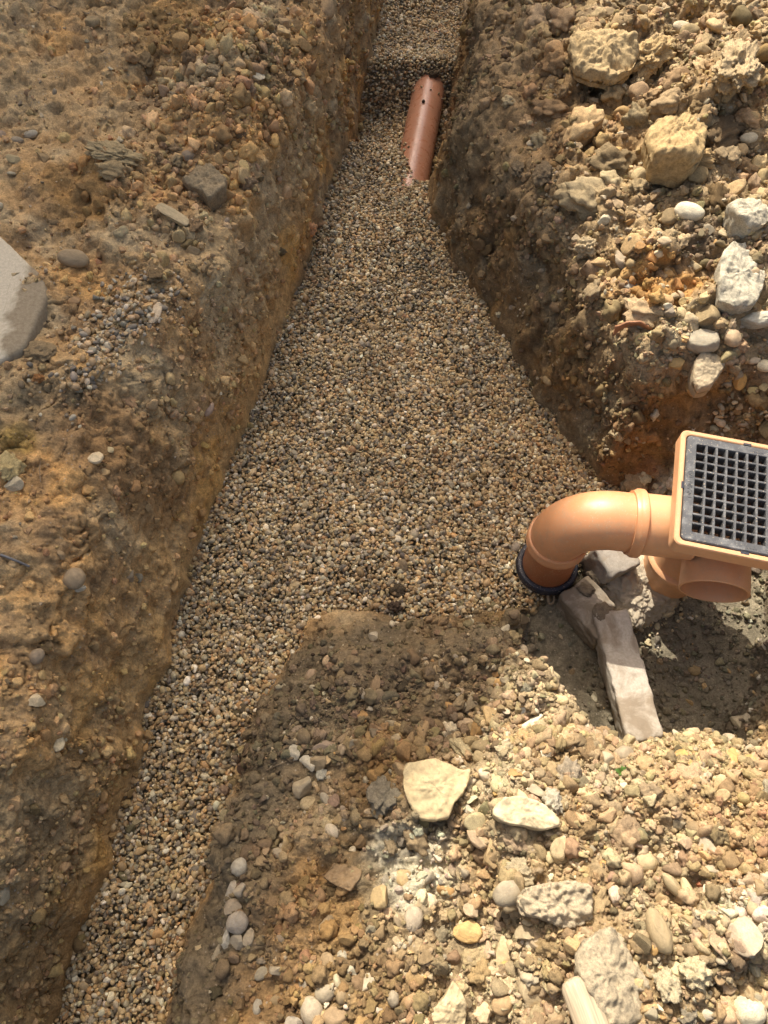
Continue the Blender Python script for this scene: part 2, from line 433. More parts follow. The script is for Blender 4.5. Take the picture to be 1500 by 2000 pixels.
    col *= (1 + .25 * (RND[ID % 4096, 0] - .5) * crumb)[:, None]; col *= np.array([1.0, 1.0, .86])[None, :]
    # mesh
    R, Cn = X.shape
    idx = np.arange(R * Cn).reshape(R, Cn)
    F = np.stack([idx[:-1, :-1], idx[:-1, 1:], idx[1:, 1:], idx[1:, :-1]], -1).reshape(-1, 4)
    me = mesh_np('ground', Vd.reshape(-1, 3), F)
    at = me.attributes.new('col', 'FLOAT_COLOR', 'POINT')
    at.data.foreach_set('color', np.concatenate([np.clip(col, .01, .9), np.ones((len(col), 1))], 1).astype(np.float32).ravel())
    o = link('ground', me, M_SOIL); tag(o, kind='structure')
    return o, Vd, Nn, D, crumb.reshape(X.shape), col.reshape(*X.shape, 3)

ground, GV, GN_, GD, GC, GCOL = build_ground()
print('ground', round(time.time() - T0, 1))
# ray target: the ground as built (a coarser copy of it is enough)
def make_bvh():
    V = GV[:, ::1]; R, C_ = V.shape[:2]
    idx = np.arange(R * C_).reshape(R, C_)[::2, ::2]
    F = np.stack([idx[:-1, :-1], idx[:-1, 1:], idx[1:, 1:], idx[1:, :-1]], -1).reshape(-1, 4)
    used, inv = np.unique(F, return_inverse=True)
    return BVHTree.FromPolygons(V.reshape(-1, 3)[used].tolist(), inv.reshape(-1, 4).tolist())
BVH = make_bvh()
print('bvh', round(time.time() - T0, 1))

def at(px, py):
    """where the line of sight through that spot of the photograph meets the ground: point, normal, metres per photo pixel"""
    a, b = (px - 750) / FPX, (1000 - py) / FPX
    d = Vector((a, CP + b * SP, -SP + b * CP)).normalized()
    hit, n, _, dist = BVH.ray_cast(Vector((0, 0, CAM_H)), d)
    if hit is None:
        q = unproj(px, py, .4); hit = Vector(q); n = Vector((0, 0, 1)); dist = (hit - Vector((0, 0, CAM_H))).length
    depth = hit.y * CP + (CAM_H - hit.z) * SP
    return hit, (n if n.z > 0 else -n), depth / FPX

def drop(x, y):
    hit, n, _, _ = BVH.ray_cast(Vector((x, y, 3)), Vector((0, 0, -1)))
    return hit if hit is not None else Vector((x, y, .42))

# ------------------------------------------------------------------ stone shapes
def ico(sub):
    bm = bmesh.new(); bmesh.ops.create_icosphere(bm, subdivisions=sub, radius=1)
    V = np.array([v.co[:] for v in bm.verts]); F = np.array([[v.index for v in f.verts] for f in bm.faces]); bm.free()
    return V, F
ICO = {k: ico(k) for k in (1, 2, 3, 4, 5, 6)}

def stone_mesh(kind, seed, sub=4, name='stone'):
    """unit-size rock: 'angular' (broken flint), 'round' (water-worn), 'clod' (crumbly soil), 'block' (squared)"""
    r = np.random.default_rng(seed); V, F = ICO[sub]; V = V.copy()
    o = r.random(3) * 50
    if kind in ('angular', 'block'):
        n = 8 if kind == 'angular' else 12
        D = r.normal(size=(n, 3)); D /= np.linalg.norm(D, axis=1)[:, None]
        if kind == 'block':
            D[:6] = np.array([(1, 0, 0), (-1, 0, 0), (0, 1, 0), (0, -1, 0), (0, 0, 1), (0, 0, -1)]) + r.normal(size=(6, 3)) * .14
            D /= np.linalg.norm(D, axis=1)[:, None]
            V = V * 1.45
        H = r.uniform(.40, .80, n) if kind == 'angular' else np.concatenate([r.uniform(.78, .95, 6), r.uniform(.9, 1.15, 6)])
        for d, h in zip(D, H):
            s = V @ d; over = np.clip(s - h, 0, None)
            V = V - d[None, :] * (over * .975)[:, None]
        V = V * (1 + .06 * fbm(V + o, 1.7, 3, 2))[:, None]
        V = V * (1 + .035 * fbm(V + o, 7, 4, 3, .6))[:, None]
    elif kind == 'round':
        V = V * (1 + .16 * fbm(V + o, .9, 2, 2))[:, None]
        V = V * (1 + .02 * fbm(V + o, 4, 2, 3))[:, None]
    else:
        V = V * r.uniform(.75, 1.25, 3)[None, :]
        V = V * (1 + .50 * fbm(V + o, 1.4, 3, 2))[:, None]
        F1, F2, _ = worley(V * 2.3 + o, 4)
        V = V * (1 + .26 * (.5 - F1))[:, None]
        if sub >= 4:
            F1, F2, _ = worley(V * 5.5 + o, 6)
            V = V * (1 + .12 * (.5 - F1))[:, None]
            V = V * (1 + .05 * fbm(V + o, 9, 3, 3))[:, None]
    ext = (V.max(0) - V.min(0)) / 2; V = (V - (V.max(0) + V.min(0)) / 2) / ext
    return mesh_np(name, V, F)

def shared(kind, n, sub, mat, base, name):
    out = []
    for k in range(n):
        me = stone_mesh(kind, base + k, sub, name); me.materials.append(mat); out.append(me)
    return out
VAR = {'angular': shared('angular', 12, 4, M_STONE, 100, 'stone'), 'round': shared('round', 8, 3, M_STONE, 200, 'pebble'),
       'clod': shared('clod', 10, 4, M_CLOD, 300, 'clod'), 'block': shared('block', 5, 4, M_STONE, 400, 'stone')}
print('variants', round(time.time() - T0, 1))

def put(name, px, py, wpx, hpx, kind, col, label, cat='stone', group=None, rot=None, hz=.65, sink=.25, seed=None, sub=None, tilt=(0, 0)):
    hit, n, mpp = at(px, py)
    sx = wpx * mpp / 2; sy = hpx * mpp / 2 / .93; sz = hz * min(sx, sy) if hz else min(sx, sy)
    if sub: 
        me = stone_mesh(kind, seed or 1, sub, name); me.materials.append(M_CLOD if kind == 'clod' else M_STONE)
    else:
        me = VAR[kind][(seed if seed is not None else int(px * 7 + py * 13)) % len(VAR[kind])]
    o = bpy.data.objects.new(name, me); COL.objects.link(o)
    o.scale = (sx, sy, sz); o.color = (col[0], col[1] * .98, col[2] * .86, 1)
    q = Vector((0, 0, 1)).rotation_difference(Vector((n.x * .5, n.y * .5, 1)).normalized())
    e = Euler((math.radians(tilt[0]), math.radians(tilt[1]), math.radians(rot or 0)))
    o.rotation_euler = (q @ e.to_quaternion()).to_euler()
    up = q @ Vector((0, 0, 1))
    o.location = hit + up * (sz * (1 - 2 * sink))
    tag(o, label, cat, group)
    return o

# ------------------------------------------------------------------ tubes, lofts
def sweep(path, radii, seg=40, close_ends=False):
    """a surface of round sections along a path (also used for walls of pipes by running back inside)"""
    P = [Vector(p) for p in path]; n = len(P); V = []; F = []
    up = None
    for i in range(n):
        a = P[max(0, i - 1)]; b = P[min(n - 1, i + 1)]
        j = i
        while (b - a).length < 1e-7 and j < n - 1: j += 1; b = P[j]
        t = (b - a)
        if t.length < 1e-7: t = lastt
        t.normalize()
        if i > 0 and t.dot(lastt) < -.2: t = -t
        lastt = t
        if up is None:
            up = t.orthogonal().normalized()
        up = (up - t * up.dot(t)).normalized(); s = t.cross(up)
        for k in range(seg):
            an = 2 * PI * k / seg
            V.append(P[i] + (up * math.cos(an) + s * math.sin(an)) * radii[i])
    for i in range(n - 1):
        for k in range(seg):
            k2 = (k + 1) % seg
            F.append((i * seg + k, i * seg + k2, (i + 1) * seg + k2, (i + 1) * seg + k))
    return [tuple(v) for v in V], F

def lathe(center, axis, prof, seg=48):
    """prof: (distance along the axis, radius)"""
    ax = Vector(axis).normalized(); u = ax.orthogonal().normalized(); s = ax.cross(u); c = Vector(center)
    V = []; F = []
    for d, r in prof:
        for k in range(seg):
            an = 2 * PI * k / seg
            V.append(tuple(c + ax * d + (u * math.cos(an) + s * math.sin(an)) * r))
    for i in range(len(prof) - 1):
        for k in range(seg):
            k2 = (k + 1) % seg
            F.append((i * seg + k, i * seg + k2, (i + 1) * seg + k2, (i + 1) * seg + k))
    return V, F

def obj_vf(name, V, F, mat, parent=None, smooth=True, sharp=35):
    me = bpy.data.meshes.new(name); me.from_pydata(V, [], F)
    bm = bmesh.new(); bm.from_mesh(me); bmesh.ops.recalc_face_normals(bm, faces=bm.faces)
    for e in bm.edges:
        if len(e.link_faces) == 2 and e.calc_face_angle(0) > math.radians(sharp): e.smooth = False
    for f in bm.faces: f.smooth = smooth
    bm.to_mesh(me); bm.free()
    return link(name, me, mat, parent)

def box_bm(bm, x0, x1, y0, y1, z0, z1, M=None):
    vs_ = [bm.verts.new(Vector(p)) for p in ((x0, y0, z0), (x1, y0, z0), (x1, y1, z0), (x0, y1, z0), (x0, y0, z1), (x1, y0, z1), (x1, y1, z1), (x0, y1, z1))]
    if M is not None:
        for v in vs_: v.co = M @ v.co
    for f in ((0, 3, 2, 1), (4, 5, 6, 7), (0, 1, 5, 4), (1, 2, 6, 5), (2, 3, 7, 6), (3, 0, 4, 7)):
        bm.faces.new([vs_[k] for k in f])
    return vs_

def obj_bm(name, bm, mat, parent=None, bevel=0.0, smooth=False, seg=2):
    if bevel > 0:
        bmesh.ops.bevel(bm, geom=list(bm.edges), offset=bevel, segments=seg, affect='EDGES', profile=.5)
    bmesh.ops.recalc_face_normals(bm, faces=bm.faces)
    for f in bm.faces: f.smooth = smooth
    me = bpy.data.meshes.new(name); bm.to_mesh(me); bm.free()
    return link(name, me, mat, parent)

def rrect(h, r, z, n=8):
    r = min(r, h - 1e-4); pts = []
    for q in range(4):
        cx, cy = [(h - r, h - r), (-(h - r), h - r), (-(h - r), -(h - r)), (h - r, -(h - r))][q]
        for k in range(n):
            a = PI / 2 * (q + k / (n - 1)); pts.append((cx + r * math.cos(a), cy + r * math.sin(a), z))
    return pts

# ------------------------------------------------------------------ the plastic yard gully
GB = Vector((.62, .70, .0))
gully = empty('drain_gully', GB)
tag(gully, 'orange terracotta plastic yard gully with square black grating and curved outlet pipe', 'drain gully')
HC = Vector((.655, .677, .385)) - GB
HR = Matrix.Translation(HC) @ Matrix.Rotation(math.radians(-13), 4, 'Z') @ Matrix.Rotation(math.radians(1.5), 4, 'X') @ Matrix.Scale(.953, 4)

def build_gully():
    H = .128
    loops = [(.02, .02, -.19), (.076, .076, -.188), (.078, .078, -.09), (.104, .014, -.045), (.108, .012, -.010), (.117, .010, -.0095), (.1175, .010, -.0015),
             (.1195, .011, .0), (.1262, .014, .0), (H, .015, -.0022), (H, .015, -.033), (.1255, .015, -.036), (.119, .016, -.0365), (.116, .02, -.045),
             (.088, .088, -.080), (.081, .081, -.100), (.080, .080, -.188), (.055, .055, -.196), (.01, .01, -.196)]
    V = []; F = []; n = 32
    for h, r, z in loops:
        V += [tuple(HR @ Vector(p)) for p in rrect(h, r, z)]
    for i in range(len(loops) - 1):
        for k in range(n):
            k2 = (k + 1) % n; F.append((i * n + k, i * n + k2, (i + 1) * n + k2, (i + 1) * n + k))
    F.append(tuple(range(n))); F.append(tuple(range((len(loops) - 1) * n, len(loops) * n)))
    hop = obj_vf('hopper', V, F, M_HOPPER, gully)
    # little lifting notches in the rim
    for a in range(4):
        bm = bmesh.new(); M = HR @ Matrix.Rotation(a * PI / 2, 4, 'Z')
        box_bm(bm, -.0075, .0075, .1165, .1215, -.004, .0006, M)
        obj_bm('notch', bm, M_RUBBER, hop)
    # grating
    G = .1155; fw = .0185; zt = .0015
    lo = [(G - fw, .002, -.021), (G - fw, .002, zt - .001), (G - fw + .001, .003, zt), (G - .002, .008, zt), (G, .009, zt - .002), (G, .009, -.009), (G - .004, .006, -.0095), (G - fw, .002, -.021)]
    V = []; F = []
    for h, r, z in lo: V += [tuple(HR @ Vector(p)) for p in rrect(h, r, z)]
    for i in range(len(lo) - 1):
        for k in range(n):
            k2 = (k + 1) % n; F.append((i * n + k, i * n + k2, (i + 1) * n + k2, (i + 1) * n + k))
    gr = obj_vf('grating', V, F, M_GRATE, gully)
    inner = (G - fw) * 2; pitch = inner / 10
    bars = {}
    for k in range(1, 10):
        c = -inner / 2 + k * pitch
        for ax in (0, 1):
            bm = bmesh.new(); hw = .0023; L = inner / 2 + .002; ztop = zt - (.0006 if ax else .0012)
            vs_ = box_bm(bm, -L, L, -hw, hw, -.020 if ax else -.0205, ztop)
            bmesh.ops.bevel(bm, geom=[e for e in bm.edges if abs(e.verts[0].co.z - ztop) < 1e-5 and abs(e.verts[1].co.z - ztop) < 1e-5], offset=.0008, segments=2, affect='EDGES')
            M = HR @ (Matrix.Translation((0, c, 0)) if ax == 0 else Matrix.Translation((c, 0, 0)) @ Matrix.Rotation(PI / 2, 4, 'Z'))
            bmesh.ops.transform(bm, matrix=M, verts=bm.verts)
            obj_bm('grating_bar', bm, M_GRATE, gr)
    # raised lettering and emblems on the grating rim
    def text(body, size, x, y, rz, name='raised_lettering'):
        cu = bpy.data.curves.new(name, 'FONT'); cu.body = body; cu.size = size; cu.extrude = .0006; cu.align_x = 'CENTER'; cu.align_y = 'CENTER'
        tmp = bpy.data.objects.new('tmp', cu); COL.objects.link(tmp)
        dg = bpy.context.evaluated_depsgraph_get(); me = bpy.data.meshes.new_from_object(tmp.evaluated_get(dg))
        bpy.data.objects.remove(tmp)
        me.transform(HR @ Matrix.Translation((x, y, zt + .0002)) @ Matrix.Rotation(rz, 4, 'Z'))
        link(name, me, M_GRATE, gr)
    text('DRAIN', .0125, -(G - .0100), -.008, PI / 2)
    cx, cy = -(G - .0100), .026
    V, F = lathe(HR @ Vector((cx, cy, zt)), HR.to_3x3() @ Vector((0, 0, 1)), [(-.0005, .0068), (.0007, .0068), (.0007, .0056), (-.0005, .0056)], 28)
    obj_vf('raised_emblem', V, F, M_GRATE, gr)
    text('A', .009, cx, cy, PI / 2)
    for (ex, ey, er) in ((.012, -(G - .0095), 0), (.020, (G - .0095), 0)):
        bm = bmesh.new()
        M = HR @ Matrix.Translation((ex, ey, zt)) @ Matrix.Rotation(er, 4, 'Z')
        for q in (-.009, -.004, .001, .006): box_bm(bm, q, q + .0028, -.003, .003, -.0004, .0006, M)
        obj_bm('raised_emblem', bm, M_GRATE, gr)
    # front branch, open towards the viewer
    R3 = HR.to_3x3(); ax = R3 @ Vector((0, -math.cos(math.radians(6)), -math.sin(math.radians(6))))
    c0 = HR @ Vector((.003, -.056, -.150))
    V, F = lathe(c0, ax, [(-.03, .061), (.073, .0640), (.0745, .0645), (.0757, .0637), (.0757, .0600), (.074, .0592), (-.02, .0570), (-.02, .001)])
    obj_vf('branch_inlet', V, F, M_HOPPER, gully)
    # swivel trap underneath with its flange
    tc = Vector((.629, .679, .015)) - GB; tc.z = .015
    V, F = lathe(tc, (0, 0, 1), [(.010, .02), (.012, .050), (.030, .064), (.095, .066), (.101, .069), (.103, .0735), (.115, .0745), (.118, .072), (.121, .066), (.126, .064), (.20, .062), (.24, .05)])
    obj_vf('trap', V, F, M_HOPPER, gully)
    # outlet socket, collar, elbow, down pipe, seal
    A0 = Vector((.530, .669, .285)) - GB; ad = Vector((-.992, .125, .0)).normalized()
    pts = [A0 - ad * .06, A0 + ad * .048]
    V, F = sweep(pts, [.0595, .0595]); obj_vf('outlet_socket', V, F, M_HOPPER, gully)
    def lat(name, o, d, prof, mat, par): V_, F_ = lathe(o, d, prof); return obj_vf(name, V_, F_, mat, par)
    corner = A0 + ad * .178
    dd = (Vector((.358, .688, .05)) - GB - corner).normalized()
    R = .092
    bis_ang = math.acos(max(-1, min(1, (-ad).dot(dd)))); tl = R / math.tan(bis_ang / 2)
    sA = corner - ad * tl; sB = corner + dd * tl
    ctr = corner + ((-ad + dd).normalized()) * (R / math.sin(bis_ang / 2))
    path = [A0 + ad * .050]; rad = [.0575]
    path.append(A0 + ad * .070); rad.append(.0572)
    va = sA - ctr; vb = sB - ctr; an = va.angle(vb); axq = va.cross(vb).normalized()
    for k in range(15):
        path.append(ctr + Matrix.Rotation(an * k / 14, 3, axq) @ va); rad.append(.0572)
    elb = None
    V, F = sweep(path, rad, 56); elb = obj_vf('elbow', V, F, M_ELBOW, gully)
    lat('collar', A0 + ad * .038, ad, [(0, .058), (0, .0655), (.002, .067), (.012, .067), (.0145, .0655), (.0175, .0635), (.022, .0625), (.0225, .056)], M_ELBOW, elb)
    lat('collar', sB - dd * .006, dd, [(0, .0565), (0, .0600), (.003, .0622), (.006, .0600), (.012, .0602), (.0155, .0625), (.024, .0632), (.0270, .0625), (.0285, .060), (.029, .053)], M_ELBOW, elb)
    seal = Vector((.358, .688, .050)) - GB
    lat('down_pipe', sB + dd * .01, dd, [(0, .0545), ((seal - sB).length + .06, .0545)], M_DOWN, gully)
    lat('rubber_seal', seal - dd * .012, dd, [(0, .054), (-.002, .058), (-.001, .064), (.003, .0672), (.012, .0680), (.018, .0665), (.022, .060), (.022, .054)], M_RUBBER, gully)
build_gully()

# the pipe laid on the trench floor, half covered
a = Vector((.045, 1.80, -.062)); b = Vector((.195, 2.80, -.062)); d = (b - a).normalized(); L = (b - a).length
V, F = lathe((0, 0, 0), d, [(0, .0555), (L, .0555), (L, .0515), (0, .0515), (0, .0555)], 64)
pipe = obj_vf('drain_pipe', V, F, M_PIPE); pipe.location = a
tag(pipe, 'long terracotta plastic drain pipe half buried in gravel at the trench end', 'pipe')
print('gully', round(time.time() - T0, 1))

# ------------------------------------------------------------------ concrete: block, bar, mortar, slab
M_BAR = concrete('old_concrete', (.50, .44, .345), (.26, .205, .14), .44, .62, 14)
M_BLOCK = concrete('grey_concrete', (.36, .325, .265), (.26, .21, .145), .48, .66, 18)
M_SLAB = concrete('brushed_concrete', (.58, .51, .365), (.185, .145, .085), .72, .9, 5, True)
def slab_stain(m):
    t = m.node_tree; b = t.nodes['Principled BSDF']; l = b.inputs['Base Color'].links[0]; src = l.from_socket
    co = N(t, 'ShaderNodeTexCoord').outputs['Object']; sx = N(t, 'ShaderNodeSeparateXYZ'); t.links.new(co, sx.inputs[0])
    f = noise(t, co, 22, 4, .6); a_ = N(t, 'ShaderNodeMath', operation='MULTIPLY_ADD'); t.links.new(f, a_.inputs[0]); a_.inputs[1].default_value = .11; t.links.new(sx.outputs[0], a_.inputs[2])
    t.links.new(mix(t, ramp(t, a_.outputs[0], [(.148, 0.0), (.172, .9)]), src, mix(t, ramp(t, noise(t, co, 130, 5, .7), [(.3, 0.0), (.7, 1.0)]), (.19, .145, .085), (.32, .26, .165))), b.inputs['Base Color'])
slab_stain(M_SLAB)
M_MORTAR = concrete('crumbling_mortar', (.52, .44, .31), (.30, .22, .13), .60, .78, 16)

def rough_block(name, size, mat, loc, rot, sub=14, amp=.003, seed=1, taper=0.0):
    bm = bmesh.new(); bmesh.ops.create_cube(bm, size=1)
    bmesh.ops.subdivide_edges(bm, edges=list(bm.edges), cuts=sub, use_grid_fill=True)
    V = np.array([v.co[:] for v in bm.verts])
    # round the arrises, then weather the faces
    q = V * 2; ex = np.abs(q) ** 18; sfac = (ex.sum(1)) ** (1 / 18); q = q / sfac[:, None]
    V = q / 2 * np.array(size)[None, :]
    V[:, 0] *= 1 + taper * V[:, 1] / size[1]
    Nn = q / np.linalg.norm(q, axis=1)[:, None]
    V = V + Nn * (fbm(V + seed * 3.1, 18, 4, 5) * amp * .8 + fbm(V + seed, 90, 4, 6) * amp * .8)[:, None]
    W_ = worley(V * 42 + seed, 3)[0]; edge_ = sst(1.25, 1.5, (np.abs(q) ** 2).sum(1)); V = V - Nn * (edge_ * np.clip(.62 - W_, 0, 1) * .012)[:, None]
    for v, c in zip(bm.verts, V): v.co = c
    o = obj_bm(name, bm, mat, smooth=True)
    o.location = loc; o.rotation_euler = rot
    return o

def bar_between(name, a, b, w_, h_, seed, label, cat, roll=6):
    M_BAR = M_STUB if 'stub' in name else globals()['M_BAR']
    h0 = unproj(*a); h1 = unproj(*b); mid = (h0 + h1) / 2; dv = h1 - h0; Lb = float(np.linalg.norm(dv))
    o = rough_block(name, (w_, Lb, h_), M_BAR, Vector(mid) - Vector((0, 0, h_ / 2)), (math.atan2(dv[2], math.hypot(dv[0], dv[1])), math.radians(roll), math.atan2(dv[1], dv[0]) - PI / 2), 22, .0016, seed)
    tag(o, label, cat); return o
bar_between('concrete_bar', (1196, 1190, .10), (1268, 1445, .10), .074, .08, 3, 'pale grey concrete bar lying in the pit below the gully', 'concrete bar')
M_STUB = concrete('muddy_concrete', (.42, .36, .27), (.21, .165, .11), .30, .52, 18)
bar_between('concrete_stub', (1122, 1142, .075), (1200, 1232, .085), .085, .07, 9, 'mud smeared concrete stub between the seal ring and the pale bar', 'concrete stub', 2)
bl = rough_block('concrete_block', (.085, .075, .09), M_BLOCK, Vector(unproj(1190, 1098, .075)), (math.radians(10), math.radians(6), math.radians(28)), 12, .0015, 5)
tag(bl, 'small grey concrete block under the curved outlet pipe', 'concrete block')
def mortar():
    V, F = ICO[6]; V = V.copy()
    V = V * (1 + .30 * fbm(V, 1.1, 3, 41))[:, None]
    F1, F2, _ = worley(V * 6 + .5 * fbm(V, 4, 2, 42)[:, None], 4); V = V * (1 + .12 * (.5 - F1))[:, None]
    F1, F2, _ = worley(V * 13, 5); V = V * (1 + .13 * (.5 - F1) + .05 * fbm(V, 12, 3, 8))[:, None]
    me = mesh_np('mortar_lump', V, F); o = link('mortar_lump', me, M_MORTAR)
    q = unproj(1238, 1138, .035); o.location = (q[0], q[1], .015); o.scale = (.090, .085, .055); o.rotation_euler = (0, 0, .6)
    tag(o, 'cream lump of crumbling mortar between grey block and gully trap', 'mortar')
mortar()

def slab():
    z = max(at(130, 600)[0].z, at(120, 540)[0].z, at(60, 460)[0].z) + .010
    base = ((-120, 350), (10, 468), (46, 503), (86, 540), (93, 572), (74, 620), (46, 682), (0, 706), (-140, 730))
    Q = np.array([unproj(a_, b_, z)[:2] for a_, b_ in base]); Qc = np.vstack([Q, Q[:1]])
    L_ = np.concatenate([[0], np.cumsum(np.linalg.norm(np.diff(Qc, axis=0), axis=1))]); tt = np.linspace(0, L_[-1], 160, endpoint=False)
    O_ = np.stack([np.interp(tt, L_, Qc[:, 0]), np.interp(tt, L_, Qc[:, 1])], 1)
    for _ in range(3): O_ = (np.roll(O_, 1, 0) + 2 * O_ + np.roll(O_, -1, 0)) / 4
    O_ = O_ + np.stack([fbm(np.c_[O_ * 40, O_[:, :1] * 0], 1, 3, 4), fbm(np.c_[O_ * 40, O_[:, :1] * 0], 1, 3, 5)], 1) * .0018
    c_ = O_.mean(0); O_ = O_ - c_; V = []; F = []
    for sc, dz in ((.002, 0), (.5, 0), (.9, 0), (.965, -.0005), (.985, -.003), (.995, -.008), (1.0, -.015), (1.0, -.07)):
        V += [(x_ * sc, y_ * sc, dz) for x_, y_ in O_]
    m_ = len(O_)
    for r_ in range(7):
        for k in range(m_): F.append((r_ * m_ + k, r_ * m_ + (k + 1) % m_, (r_ + 1) * m_ + (k + 1) % m_, (r_ + 1) * m_ + k))
    o = obj_vf('concrete_slab', V, F, M_SLAB, sharp=60); o.location = (c_[0], c_[1], z)
    tag(o, 'pale brushed concrete slab corner lying on the left bank', 'concrete slab')
slab()

